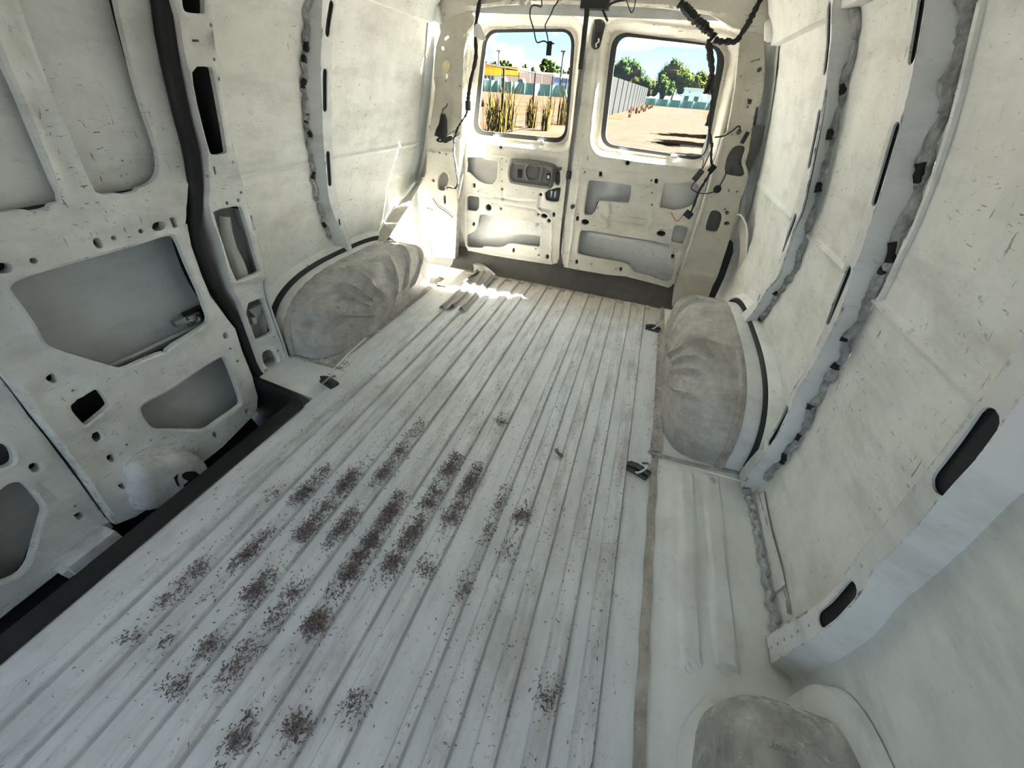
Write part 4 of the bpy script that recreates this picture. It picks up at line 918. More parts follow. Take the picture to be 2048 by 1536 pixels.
# lap flange running down onto the wheel arch
q0 = [at_side(p, -1, .012) for p in T('S', (575, 575), (480, 640), (390, 760), (250, 900), (130, 1075), (70, 1185))]
q1 = [at_side(p, -1, .10) for p in T('S', (500, 690), (460, 760), (420, 850), (330, 980), (210, 1180), (105, 1310))]
MB().grid([[tuple(np.array(a_)*(1-t)+np.array(b_)*t) for t in (0, .33, .66, 1)] for a_, b_ in zip(q0, q1)]).obj('lap_flange', M_pil, dl)
MB().tube([tuple(x) for x in q0], .007, 6).obj('flange_edge', M_post, dl)
q = T('S', (600, 1215), (612, 1300), (625, 1390)); MB().tube([tuple(at_y(p, YP-.01)) for p in q], .005, 6).obj('drain_tube', M_rear, dl)
MB().tube([tuple(at_y(p, YP-.008)) for p in T('S', (640, 800), (700, 890), (790, 950), (850, 1000))], .0025, 5).obj('loose_wire', M_wire, dl)
# dark recess between wall skin and pillar
def recess(side, parent, pts, wid):
    MB().grid([[(side*(W(z)-.002-e_), 2.20+.05*t, z) for e_, t in ((0, -1.2), (.01, 0), (.06, 1), (.12, 1.2))] for z in np.linspace(0, 1.2, 16)]).obj('recess', M_black, parent)

dr = empty('rear_pillar', tuple(at_y(T('F', (1150, 1380))[0], YP)), label='dirty white corner pillar right of the rear doors, beside a torn flange', category='pillar')
oR = pp_('F', (955, 1420), (1100, 1440), (1225, 1430), (1270, 1320), (1350, 1150), (1440, 870), (1460, 820), (1470, 720), (1520, 640), (1540, 520), (1590, 380), (1610, 280), (1580, 200), (1610, 100))+pp_('D', (1850, 1100), (1900, 1090), (1930, 900), (1950, 720), (1940, 600), (1935, 480), (1960, 420), (1960, 300), (1900, 150), (1920, -80), (1700, -80), (1600, 60), (1590, 160), (1700, 250), (1690, 400), (1670, 600), (1640, 900), (1600, 1150), (1560, 1350))+pp_('F', (1385, 0), (1330, 180), (1270, 380), (1200, 600), (1110, 880), (1030, 1080), (975, 1260))
hDR = [pp_('F', (1290, 600), (1350, 600), (1390, 650), (1350, 775), (1320, 785), (1250, 770), (1240, 750), (1265, 660)), pp_('F', (1480, 60), (1530, 45), (1575, 55), (1580, 85), (1560, 130), (1548, 200), (1570, 260), (1575, 300), (1540, 318), (1440, 300), (1410, 285), (1405, 230), (1430, 130)),
       ngon(pp_('F', (1423, 712))[0], .013, 12, .010), pp_('F', (1405, 615), (1430, 600), (1447, 622), (1420, 642)), pc('F', (1409, 592), .005), pc('F', (1440, 433), .004), pc('F', (1512, 441), .004),
       pp_('D', (1770, 1010), (1815, 1018), (1800, 1070), (1757, 1062)), pc('D', (1768, 1095), .004), pc('D', (1890, 715), .009), pp_('D', (1800, 620), (1890, 598), (1895, 615), (1802, 640)), pp_('D', (1870, 90), (1895, 85), (1925, 185), (1905, 200), (1885, 160)), pc('D', (1605, 1380), .003)]
emDR = relief(lambda u, v: .006*np.exp(-((v-.225)/.006)**2)*(u > .70), ridge(pp_('D', (1780, 350))[0], pp_('D', (1690, 1130))[0], .005, -.003), ridge(pp_('D', (1690, 1150))[0], pp_('D', (1860, 1168))[0], .005, -.003))
plate('face', oR, hDR, rear_map(YP), M_pil, dr, res=.010, back=.02, lip=.002, emboss=emDR, hsoft=1, outback=.05)
MB().grid([[tuple(at_y(p, y)) for y in (YP-.012, YP+.03)] for p in T('F', (965, 1260), (1030, 1080), (1110, 880), (1200, 600), (1270, 380), (1330, 180), (1385, 0))]).obj('jamb', M_rear, dr)
MB().tube([tuple(at_y(p, YP-.01)) for p in T('F', (1040, 1100), (1110, 900), (1200, 620), (1270, 395), (1330, 195), (1385, 10))], .006, 6).obj('seal_bead', M_rear, dr)
for q in ((1515, 190), (1470, 255)):
    c = at_y(T('F', q)[0], YP+.025); MB().tube([tuple(c+np.array([0, .01, 0])), tuple(c), tuple(c-np.array([0, .004, 0]))], [.012, .010, .004], 10).obj('rivet', M_grey, dr)
c = at_y(T('F', (1490, 180))[0], YP+.03); MB().grid([[(c[0]+dx, c[1], c[2]+dz) for dx in (-.08, .08)] for dz in (-.14, .14)]).obj('grey_backing', M_grey, dr)
c = at_y(T('F', (1320, 690))[0], YP+.03); MB().grid([[(c[0]+dx, c[1], c[2]+dz) for dx in (-.07, .07)] for dz in (-.10, .10)]).obj('grey_backing', M_grey, dr)
# torn flange standing off the pillar
fa = [at_y(p, YP-.03) for p in T('Z', (420, 370), (490, 160), (500, 300), (515, 500), (490, 700), (480, 850), (440, 1000), (390, 1160))]
fb = [at_y(p, YP-.10) for p in T('Z', (480, 150), (530, 150), (588, 290), (580, 500), (570, 650), (588, 800), (540, 1000), (420, 1140))]
MB().grid([[tuple(np.array(a_)*(1-t)+np.array(b_)*t) for t in (0, .33, .66, 1)] for a_, b_ in zip(fa, fb)]).obj('torn_flange', M_rear, dr)
MB().tube([tuple(x) for x in soften(fb, 1, False)], .004, 6).obj('flange_edge', M_skin, dr)

# header above the doors
hd = empty('wall_rear', (0, YP, 1.25), kind='structure', label='white header panel above the rear doors', category='wall')
HZb = 1.222
ho = [(-.62, 1.205), (-.50, 1.236), (-.40, 1.246), (-.1, 1.256), (.08, 1.256), (.30, 1.250), (.48, 1.236), (.58, 1.20), (.72, 1.18), (.72, 1.47), (-.75, 1.47), (-.72, 1.18)]
hh = [pp_('C', (1012, -40), (1078, -40), (1075, 100), (1015, 98)), pc('C', (1115, 40), .012), pc('C', (1447, 62), .012), pc('D', (505, 112), .004), pc('D', (545, 92), .004), pc('D', (905, 105), .006)]
plate('header_panel', ho, hh, rear_map(YP-.005), M_rear, hd, res=.02, back=.02, lip=.002, outback=.04, emboss=relief(lambda u, v: .008*np.exp(-((v-1.262+.12*(np.abs(u)-.1)**2)/.006)**2), rear_ridge2 := ridge(pp_('C', (935, 0))[0], pp_('C', (932, 150))[0], .005, -.004), ridge(pp_('C', (1575, 0))[0], pp_('C', (1570, 140))[0], .005, -.004)))
MB().grid([[(x, YP+.02+.0, z) for x in (-.95, .95)] for z in (1.22, 1.5)]).obj('header_back', M_back, hd)
for s in (-1, 1):
    MB().grid([[(s*x, 2.325, z) for x in (.62, 1.0)] for z in (-.1, 1.5)]).obj('corner_skin', M_rearback, hd)
MB().grid([[(x, 2.34, z) for x in (-1, 1)] for z in (-.25, .0)]).obj('lower_valance', M_rearback, hd)
# brake-light box and latch bracket at the top of the split
c0, c1 = [at_y(p, YP-.03) for p in T('c', (1165, -80), (1705, 200))]
bx = MB().rbox((c0[0], c0[1]-.02, c1[2]), (c1[0], c0[1]+.03, c0[2]), .008).obj('lamp_housing', M_blackp, None, label='black box-shaped lamp housing above the door split', category='housing')
strap = MB()
P = [at_y(p, YP-.05) for p in T('c', (1270, 150), (1265, 300), (1240, 500), (1210, 750), (1190, 950), (1165, 1150), (1145, 1300), (1135, 1420))]
strap.tube([tuple(x) for x in soften(P, 1, False)], .0125, 8, flat=.5)
strap.obj('rubber_strip', M_tape, None, label='long black rubber strip hanging down over the door split', category='strip')
lb = soften(rear_px(T('c', (1420, 390), (1590, 390), (1650, 480), (1600, 700), (1550, 900), (1520, 990), (1430, 1025), (1360, 980), (1350, 900), (1380, 600), (1400, 440)), YD-.006), 1)
latch = plate('latch_bracket', lb, [], rear_map(YD-.006), M_black, None, res=.012, back=.02, lip=0, emboss=lambda u, v: .008*sstep(0, .012, seg_dist(np.stack([u, v], -1), lb)), label='black tapered latch bracket below the lamp housing', category='bracket')
plate('striker_plate', rear_px(T('c', (1425, 400), (1570, 400), (1560, 640), (1420, 640)), YD-.02), [], rear_map(YD-.02), M_greyd, latch, res=.03, back=.006, lip=0)
c = at_y(T('c', (1470, 880))[0], YD-.022); MB().tube([(c[0]+.005, c[1], c[2]+.014), (c[0]+.008, c[1]-.004, c[2]+.004), (c[0]-.002, c[1]-.004, c[2]-.004), (c[0], c[1], c[2]-.014)], .0035, 6).obj('hook', M_metal, latch)

# ================================================================== ROOF RAILS
def rail(side, pts, label, extra_px=()):
    q = np.array(side_px(pts, side, .03)); k = np.polyfit(q[:, 0], q[:, 1], 1)
    y0, y1 = .55, 2.19
    lo = [(y, float(np.polyval(k, y))) for y in np.linspace(y0, y1, 12)]
    root = empty('roof_rail', (side*.7, 1.4, 1.2), label=label, category='rail', group='roof rails')
    hs = []
    for y in np.arange(.75, 2.05, .22):
        z = float(np.polyval(k, y))+.085; hs.append([(y-.035, z-.006), (y+.035, z-.006), (y+.035, z+.006), (y-.035, z+.006)])
    plate('panel', lo+[(y1, 1.385), (y0, 1.385)], hs, side_map(side, .03), M_skin, root, res=.03, back=.02, lip=.001, outback=.03,
          emboss=relief(lambda u, v: .012*sstep(0, .02, v-np.polyval(k, u)-.055), lambda u, v: -.003*np.exp(-((v-np.polyval(k, u)-.030)/.004)**2)))
    return root
rail(1, T('X', (940, 612), (1300, 430), (1640, 245)), 'pale roof rail along the top of the right wall')
rail(-1, T('B', (1130, 35), (1250, 80), (1360, 122)), 'pale roof rail along the top of the left wall')
for s, pts in ((1, T('X', (700, 280), (950, 290), (940, 460), (930, 610), (690, 660), (690, 500))), (-1, T('a', (0, 0), (130, 60), (190, 300), (190, 500), (100, 430), (0, 420)))):
    o = wall_right if s > 0 else wall_left
    q = rear_px(pts, YP-.03); plate('corner_gusset', soften(q, 1), [], rear_map(YP-.03), M_skin, o, res=.02, back=.03, lip=0, emboss=lambda u, v: .012*np.sin(u*30)*np.cos(v*22))

# shaded slots between the wall skin and the corner pillars
for s, par, pts in ((-1, dl, (T('B', (1415, 150), (1400, 400), (1375, 650), (1340, 900), (1300, 1090)), T('B', (1370, 125), (1350, 400), (1325, 650), (1300, 850), (1250, 1110)))),
                    (1, dr, (T('G', (385, 265), (385, 400), (350, 650), (300, 950), (232, 1280)), T('G', (475, 245), (450, 500), (420, 700), (370, 960), (290, 1290))))):
    a_ = [at_y(p, YP+.03) for p in pts[0]]; b_ = [at_side(p, s, .004) for p in pts[1]]
    MB().grid([[tuple(np.array(p)*(1-t)+np.array(q)*t+np.array([0, .085*math.sin(t*math.pi)**.5, 0])) for t in np.linspace(0, 1, 9)] for p, q in zip(a_, b_)]).obj('shaded_slot', M_post, par)
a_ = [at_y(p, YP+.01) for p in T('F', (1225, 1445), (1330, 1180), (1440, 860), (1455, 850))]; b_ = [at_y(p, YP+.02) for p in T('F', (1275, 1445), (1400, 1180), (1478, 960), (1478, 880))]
MB().grid([[tuple(np.array(p)*(1-t)+np.array(q)*t) for t in (0, 1)] for p, q in zip(a_, b_)]).obj('shade_sheet', M_void, dr)  # near-black strip painting the shade in the gap

# ================================================================== CABLES AND LOOSE FITTINGS AT THE REAR
def cable(name, pts, y, r, mat, label, cat='cable', fray=0, n=6, it=2, parent=None, dy=None):
    P = [at_y(p, y+(dy(i) if dy else 0)) for i, p in enumerate(pts)]; P = soften(P, it, False)
    rr = [r*(1+fray*(random.random()-.4)) for _ in P] if fray else r
    return MB().tube([tuple(q) for q in P], rr, n).obj(name, mat, parent, **({} if parent else dict(label=label, category=cat)))
YC = YP-.035
hl = cable('wiring_harness', T('C', (625, -120), (615, 0), (590, 120), (580, 210), (565, 330), (572, 450), (575, 600), (540, 740), (512, 860), (496, 980), (492, 1050)), YC, .0085, M_tape, 'black taped wiring harness hanging down beside the left rear window', fray=.5, n=8)
cable('harness_tail', T('C', (492, 1050), (490, 1100), (470, 1180), (430, 1240), (390, 1300), (365, 1370), (350, 1420))+T('E', (350, 60), (345, 150), (368, 240), (375, 330), (392, 400), (385, 460), (360, 500), (310, 480), (275, 490)), YC, .005, M_tape, '', fray=.9, parent=hl)
MB().rbox((-.012, -.012, -.02), (.012, .012, .02), .004, Matrix.Translation(tuple(at_y(T('C', (490, 1080))[0], YC)))).obj('connector', M_blackp, hl)
for k in range(9):
    c = T('C', (365+random.randint(-25, 25), 1380+random.randint(-60, 60)))[0]
    cable('loose_strand', [c, (c[0]+random.uniform(-10, 10), c[1]+random.uniform(-6, 10)), (c[0]+random.uniform(-14, 14), c[1]+random.uniform(0, 18))], YC-.004, .0016, M_wire, '', parent=hl, n=4)
flap = soften(rear_px(T('C', (575, 235), (620, 250), (650, 330), (682, 405), (640, 420), (600, 390), (555, 370), (560, 280)), YC-.012), 1)
plate('torn_wrap', flap, [], rear_map(YC-.012), M_white, hl, res=.012, back=.003, lip=0, emboss=lambda u, v: .006*np.sin(u*120))
bp_ = [at_y(p, YP-.03) for p in T('C', (235, 1165), (240, 1220), (235, 1280), (222, 1340), (212, 1400))]
boot = MB().tube([tuple(q) for q in bp_], [.012, .020, .023, .032, .036], 12, flat=.6).obj('rubber_boot', M_blackp, None, label='bell-shaped black rubber boot hanging on the left corner pillar', category='boot')
MB().tube([tuple(at_y(p, YP-.03)) for p in T('C', (225, 1165), (235, 1120), (270, 1090), (285, 1060))], .003, 5).obj('boot_wire', M_wire, boot)
for k in range(7):
    x0 = 150+random.random()*200; cable('tangled_wire', T('C', (200, 1405), (x0, 1430+random.random()*30), (x0+40, 1400+random.random()*70), (330, 1390)), YP-.035, .0032, M_wire, '', parent=boot, n=5)
cable('pale_wire_ends', T('S', (770, 690), (800, 675), (850, 685), (820, 700), (775, 720)), YP-.02, .003, M_yel, '', parent=boot, n=5)
plate('foam_scrap', soften(rear_px(T('C', (265, 600), (300, 640), (300, 700), (270, 745), (240, 740), (225, 660)), YP-.012), 1), [], rear_map(YP-.012), M_yel, dl, res=.015, back=.008, lip=0)

strip_ = T('b', (0, 20), (60, 90), (130, 170), (190, 225), (250, 275), (310, 330), (350, 390))
hr = cable('wiring_harness', strip_, YC, .0135, M_tape, 'frayed black harness strung across the corner above the right rear window', fray=.9, n=7, it=2)
for k in range(26):
    t = random.random(); i = int(t*5); p0, p1 = strip_[i], strip_[i+1]; u = random.random(); c = (p0[0]*(1-u)+p1[0]*u, p0[1]*(1-u)+p1[1]*u); s_ = random.choice((-1, 1))
    cable('frayed_tape', [c, (c[0]+s_*random.uniform(5, 12), c[1]-s_*random.uniform(2, 9))], YC, .006, M_tape, '', parent=hr, n=4, it=0)
cable('harness_branch', T('b', (860, -60), (820, 0), (745, 150), (690, 260), (635, 335), (590, 410), (555, 432), (480, 425), (420, 430), (350, 405)), YC, .0095, M_tape, '', fray=.6, parent=hr, n=8)
cable('harness_branch', T('b', (300, 400), (285, 470), (292, 540), (310, 620), (325, 700), (322, 780), (300, 820), (285, 880), (255, 955)), YC, .0085, M_tape, '', fray=.8, parent=hr)
cable('harness_branch', T('b', (320, 440), (325, 560), (335, 680), (338, 800), (318, 900), (335, 1000), (318, 1100), (300, 1200), (270, 1290)), YC, .006, M_tape, '', fray=1.0, parent=hr)
cable('harness_branch', T('b', (318, 1100), (305, 1220), (300, 1330), (312, 1400), (318, 1480))+T('F', (1300, 20), (1290, 100), (1290, 180), (1302, 240), (1265, 310), (1225, 375), (1190, 430), (1165, 490), (1140, 565), (1105, 640)), YC-.01, .0052, M_tape, '', fray=.7, parent=hr)
cable('thin_wire', T('F', (1300, 60), (1260, 150), (1225, 230), (1190, 300), (1150, 360), (1110, 410), (1150, 440), (1190, 455), (1260, 458), (1320, 440)), YC-.01, .0025, M_wire, '', parent=hr, n=5)
cable('thin_wire', T('F', (1345, 420), (1375, 370), (1405, 320), (1420, 270)), YP-.006, .0025, M_wire, '', parent=hr, n=5)
cable('red_wire', T('F', (1228, 170), (1215, 230), (1195, 290), (1160, 350)), YC-.014, .0025, M_red, '', parent=hr, n=5)
cable('red_wire', T('F', (1060, 625), (1030, 670), (995, 700), (965, 650), (950, 620)), YC-.008, .002, M_red, '', parent=hr, n=5)
for q, w_, h_, m_ in (((1178, 300), .014, .026, M_greyd), ((1298, 245), .013, .016, M_tape), ((1095, 635), .020, .015, M_blackp)):
    MB().rbox((-w_, -.008, -h_), (w_, .008, h_), .004, Matrix.Translation(tuple(at_y(T('F', q)[0], YC-.012))) @ Matrix.Rotation(.45, 4, 'Y')).obj('connector', m_, hr)
c = at_y(T('F', (1343, 420))[0], YP-.006); MB().tube([(c[0], c[1]+.01, c[2]), (c[0], c[1]-.004, c[2]), (c[0], c[1]-.008, c[2])], [.017, .017, .008], 12).obj('grommet', M_blackp, hr)
pw = cable('pillar_wire', T('b', (355, 1405), (450, 1398), (540, 1340), (600, 1283), (618, 1310), (605, 1345)), YP-.014, .0032, M_wire, 'thin black wire curving from the right window to a clip on the pillar', cat='wire', n=6)
c = at_y(T('b', (604, 1352))[0], YP-.006); MB().tube([(c[0], c[1]+.01, c[2]), (c[0], c[1]-.006, c[2])], [.012, .009], 10).obj('clip', M_grey, pw)
cb = at_y(T('b', (665, 1410))[0], YP-.012)
MB().rbox((-.008, -.006, -.022), (.008, .008, .022), .003, Matrix.Translation(tuple(cb)) @ Matrix.Rotation(.2, 4, 'Y')).obj('clip', M_blackp, pw)
cw = cable('hanging_wire', T('c', (345, -100), (340, 0), (350, 150), (250, 112), (160, 102), (110, 170), (95, 320), (130, 450), (170, 570), (200, 720), (220, 830), (250, 880), (310, 862), (370, 838), (430, 850), (465, 900)), YC-.01, .0030, M_wire, 'looped black wire with a plug dangling in front of the left rear window', cat='wire')
cable('wire_return', T('c', (700, -60), (660, 60), (585, 140), (540, 280), (440, 450), (405, 540), (440, 660), (470, 800), (485, 905)), YC-.01, .0030, M_wire, '', parent=cw)
c = at_y(T('c', (490, 990))[0], YC-.01); pg = MB().rbox((c[0]-.010, c[1]-.008, c[2]-.024), (c[0]+.012, c[1]+.008, c[2]+.024), .003).obj('plug', M_blackp, cw)
MB().box((c[0]+.008, c[1]-.004, c[2]+.014), (c[0]+.022, c[1]+.004, c[2]+.019)).obj('plug_latch', M_blackp, cw)
cx = cable('ceiling_wire', T('D', (335, 65), (390, 25), (450, 8), (540, -10), (700, -40)), YC, .004, M_wire, 'short black wire running from the lamp housing along the header', cat='wire')
cable('wire_loop', T('D', (520, -20), (545, 60), (580, 150), (610, 70), (625, -20)), YC+.01, .002, M_wire, '', parent=cx)
cable('broken_end', T('D', (278, 85), (300, 140), (320, 190), (335, 215)), YC, .005, M_tape, '', parent=cx, fray=.6)

# ================================================================== TIE-DOWN RINGS
def ring_thing(px, ang, label):
    c = at_z(px, .01); R0 = Matrix.Translation((c[0], c[1], 0)) @ Matrix.Rotation(ang, 4, 'Z')
    root = empty('tie_down_ring', (c[0], c[1], 0), label=label, category='ring', group='tie-down rings on the floor')
    bk = MB().rbox((-.036, -.020, 0), (.036, .020, .0125), .004, R0).obj('bracket', M_steel, root)
    MB().tube([R0 @ Vector((x, 0, z)) for x, z in ((-.036, .012), (-.01, .022), (.012, .020), (.036, .012))], .009, 6, flat=1.6).obj('strap', M_steel, root)
    MB().tube([R0 @ Vector((.004+.026*math.sin(a)*.75, .026*math.cos(a), .020+.024*max(0, math.sin(a)))) for a in np.linspace(-.3, math.pi+.3, 18)], .0038, 7).obj('ring', M_metal, root)
    MB().tube([R0 @ Vector((-.028, 0, .010)), R0 @ Vector((-.028, 0, .016)), R0 @ Vector((-.028, 0, .0175))], [.007, .006, .003], 8).obj('rivet', M_metal, bk)
ring_thing((658, 763), -.25, 'steel tie-down ring on the floor beside the side-door step')
ring_thing((1277, 939), -.35, 'steel tie-down ring on the floor at the seam before the right wheel arch')
ring_thing((1306, 656), -.15, 'steel tie-down ring on the floor at the rear, beyond the right wheel arch')

# sealant blob on the right floor panel
c = at_z(T('M', (545, 150))[0], .006)
G = [[(c[0]+.016*r*math.cos(a)*(1+.12*math.sin(3*a)), c[1]+.022*r*math.sin(a), .003+.008*math.sqrt(max(0, 1-r*r))+.001*math.sin(r*14)) for a in np.linspace(0, 2*math.pi, 19)] for r in np.linspace(.05, 1, 7)]
MB().grid(G).obj('sealant_blob', M_foam, floor)

# ================================================================== LOOSE GREY TRIM ON THE FLOOR
tq = [np.array([*at_z(p, .012)]) for p in T('Q', (600, 790), (890, 815), (1190, 480), (960, 440))]
n_u, n_v = 40, 36; G = []
for i in range(n_u+1):
    u = i/n_u; row = []
    for j in range(n_v+1):
        v = j/n_v; p = (tq[0]*(1-v)+tq[1]*v)*(1-u)+(tq[3]*(1-v)+tq[2]*v)*u
        rb = .011*sum(math.exp(-((v-m)/.055)**4) for m in (.16, .47, .82))
        e_ = .006*math.sin(v*17)*(u < .08)
        row.append((p[0], p[1]-.012*math.sin(v*9)*(1-u)**4, .014+rb+.018*float(sstep(.75, 1, u))+e_-.008*(abs(v-.5) > .47)))
    G.append(row)
trim = empty('trim_strip', (float(tq[0][0]), float(tq[0][1]), 0), label='torn ribbed grey plastic trim strip lying on the rear floor', category='trim')
MB().grid(G).obj('ribbed_panel', M_trimg, trim)
e0 = [at_z(p, .05) for p in T('Q', (945, 350), (1000, 335), (1080, 360), (1195, 465))]; e1 = [at_z(p, .02) for p in T('Q', (960, 395), (1030, 430), (1100, 440), (1160, 480))]
e2_ = [q-np.array([0, .01, .03]) for q in e1]
MB().grid([[tuple(a), tuple(.5*(a+b)+np.array([0, 0, .014])), tuple(b), tuple(d)] for a, b, d in zip(soften(e0, 1, False), soften(e1, 1, False), soften(e2_, 1, False))]).obj('curled_end', M_trimg, trim)
q = [at_z(p, .045) for p in T('Q', (1010, 430), (985, 455), (930, 475), (900, 500), (850, 535))]
MB().tube([tuple(x) for x in resample(q, .01, False)], [.004+.003*random.random() for _ in resample(q, .01, False)], 6).obj('clip_strip', M_black, trim)

# dry leaves
def leaf(pts, label, lift=.012):
    q = [at_z(p, lift) for p in pts]; c = np.mean(q, 0); V = [c+np.array([0, 0, .004])]+[p+np.array([0, 0, .004*math.sin(i*1.9)]) for i, p in enumerate(q)]
    n = len(q); Vb = [v-np.array([0, 0, .0012]) for v in V]
    F_ = [(0, 1+i, 1+(i+1) % n) for i in range(n)]+[(n+1, n+2+(i+1) % n, n+2+i) for i in range(n)]+[(1+i, n+2+i, n+2+(i+1) % n, 1+(i+1) % n) for i in range(n)]
    o = mesh('dry_leaf', V+Vb, F_, M_leaf, None, label=label, category='leaf', group='dry leaves')
    MB().tube([tuple(q[0]), tuple(c+np.array([0, 0, .004])), tuple(q[n//2])], .0015, 4).obj('midrib', M_dirty, o)
leaf(T('P', (1488, 345), (1505, 345), (1520, 362), (1540, 375), (1540, 395), (1522, 395), (1512, 375), (1492, 362)), 'small curled brown leaf on the ribbed floor left of the tie-down ring')
leaf(T('Q', (575, 575), (600, 540), (630, 550), (660, 560), (692, 575), (670, 588), (620, 575)), 'dry brown leaf in the sun patch beside the left wheel arch', .02)

# ================================================================== SHAVINGS AND GRIT (nobody could count them)
CL = [('P', (930, 420), (660, 850), 1.), ('P', (600, 900), (480, 1050), .8), ('P', (1040, 470), (870, 790), .9), ('P', (600, 640), (430, 860), .9), ('P', (430, 860), (330, 980), 1.3), ('P', (330, 980), (180, 1230), 1.), ('P', (130, 1330), (70, 1400), .8),
      ('P', (190, 470), (20, 650), .6), ('P', (310, 480), (225, 595), .8), ('P', (150, 660), (0, 850), .7), ('P', (300, 740), (180, 930), 1.), ('P', (610, 350), (495, 550), .6), ('P', (1225, 175), (1215, 225), .5), ('P', (1335, 700), (1290, 770), .45), ('P', (1240, 910), (1200, 970), .3),
      ('P', (740, 990), (690, 1080), .4), ('P', (985, 1090), (930, 1230), .35), ('P', (1200, 590), (1090, 860), .25), ('P', (740, 210), (600, 380), .3), ('O', (1090, 520), (1000, 610), .7), ('O', (1410, 360), (1280, 490), .8), ('O', (1390, 560), (1240, 660), .9), ('O', (1300, 920), (1170, 1060), .8),
      ('O', (1500, 1290), (1450, 1360), .9), ('O', (1290, 1400), (1170, 1470), .7), ('O', (1570, 640), (1450, 780), .7), ('O', (1650, 790), (1600, 860), .6), ('O', (1130, 890), (1060, 950), .5), ('O', (1620, 100), (1540, 190), .5), ('O', (1800, 40), (1740, 120), .6), ('O', (980, 650), (830, 730), .3), ('O', (930, 1040), (870, 1130), .4),
      ('O', (860, 850), (700, 900), .25), ('O', (1440, 130), (1420, 160), .3), ('O', (1340, 1300), (1310, 1340), .4), ('f', (1064, 1355), (1062, 1395), .35), ('f', (731, 1402), (727, 1432), .4), ('f', (1040, 1020), (1035, 1050), .3)]
vv_, ff_ = [], []
def curl(x, y, z, l, w_, a):
    n0 = len(vv_); seg = 3; bend = random.uniform(-1.6, 1.6); up = random.uniform(.2, 1.) * l*.35
    px_, py_, h_ = x, y, a
    for i in range(seg+1):
        t = i/seg; nx, ny = -math.sin(h_), math.cos(h_)
        zz_ = z+up*math.sin(t*math.pi)+.0008
        vv_.append((px_-nx*w_, py_-ny*w_, zz_)); vv_.append((px_+nx*w_, py_+ny*w_, zz_+random.uniform(0, .002)))
        px_ += math.cos(h_)*l/seg; py_ += math.sin(h_)*l/seg; h_ += bend/seg
    ff_.extend((n0+2*i, n0+2*i+1, n0+2*i+3, n0+2*i+2) for i in range(seg))
for k, a_, b_, d_ in CL:
    A_, B_ = at_z(T(k, a_)[0], RIB), at_z(T(k, b_)[0], RIB); L_ = np.linalg.norm(B_-A_)
    for _ in range(int(2500*d_*max(L_, .05)/.25)):
        t = random.gauss(.5, .42) if L_ < .09 else random.uniform(-.12, 1.12); c = A_*(1-t)+B_*t; lump = .5+.5*math.sin(t*L_*95+d_*9+2*math.sin(t*L_*41))
        if random.random() > .12+.88*lump**1.4: continue
        bar = min(BARS, key=lambda q: abs(.5*(q[0]+q[1])-c[0])); out_ = random.random() < .05
        r_ = random.gauss(0, .022) if out_ else min(max(random.gauss(.5*(bar[0]+bar[1])-c[0], .014), bar[0]-c[0]-.004), bar[1]-c[0]+.004)
        curl(c[0]+r_, c[1]+random.gauss(0, .008), RIB+abs(random.gauss(0, .0035))*(1 if abs(r_) < .02 else .2), random.uniform(.003, .009), random.uniform(.0005, .0013), random.uniform(0, 6.28))
for _ in range(2600):                                   # grit scattered over the whole floor
    x = random.uniform(-.57, .60); y = random.betavariate(1.6, 2.2)*2.3-.1
    if random.random() < .5: bq = random.choice(BARS); x = random.uniform(*bq)
    curl(x, y, float(ribh(np.array([x]))[0])*RIB, random.uniform(.002, .007), random.uniform(.0004, .0011), random.uniform(0, 6.28))
for _ in range(900):                                    # along the seams and arches
    s = random.random()
    if s < .4: x, y = float(seamx(1.0))+random.gauss(0, .014), random.uniform(.9, 2.15)
    elif s < .7: x, y = -.665+random.gauss(0, .012), random.uniform(1.0, 2.1)
    else: x, y = random.uniform(-.87, -.6), random.gauss(1.02, .02)
    curl(x, y, .004, random.uniform(.002, .008), random.uniform(.0005, .0012), random.uniform(0, 6.28))
M_shav = plain('bark_shavings', (.27, .215, .205), .9, var=.75, scale=160)
mesh('shavings', vv_, ff_, M_shav, None, smooth=False, kind='stuff', label='dark brown shavings and grit scattered along the floor ribs', category='debris')

# ================================================================== OUTSIDE
GZ = -.75
OUT = .36                                              # sunlit outdoor colours darkened to offset the strong sun
def osc(c): return tuple(q*OUT for q in c)
def out_mat(name, col, var=.3, scale=1.5, rough=.9, k=22.):  # k lifts colours of shaded faces and lowers sunlit ones
    return plain(name, tuple(min(.85, q*k) for q in col), rough, var=var, scale=scale, spec=0.)
def ground_mat():
    m, t, b = mat_new('dry_ground'); v = N(t, 'ShaderNodeTexCoord').outputs['Object']
    c = mixc(t, ramp(t, noise(t, v, .35, 8, .65), [(.38, 0), (.6, 1)]), osc((.0225, .0165, .0108)), osc((.0250, .0205, .0160)))
    sx = N(t, 'ShaderNodeSeparateXYZ'); t.links.new(v, sx.inputs[0])
    c = mixc(t, math_(t, 'MULTIPLY', ramp(t, noise(t, v, .22, 9, .7, loc=(4, 2, 0)), [(.50, 0), (.60, 1)]), .8), c, osc((.0260, .0125, .0055)))   # rust-coloured weeds
    c = mixc(t, math_(t, 'MULTIPLY', ramp(t, noise(t, v, 1.6, 6, .7), [(.60, 0), (.70, 1)]), .5), c, osc((.0060, .0052, .0036)))
    t.links.new(c, b.inputs['Base Color']); b.inputs['Roughness'].default_value = 1; b.inputs['Specular IOR Level'].default_value = 0
    return m
gq = [[(x, y, GZ) for x in np.linspace(-220, 120, 35)] for y in np.linspace(-60, 420, 49)]
MB().grid(gq).obj('ground', ground_mat(), None, kind='structure', label='dry sunlit lot behind the van, bare with rusty weeds', category='ground')
M_gravel = out_mat('pale_gravel', (.0235, .0200, .0158), .25, 2., k=OUT)
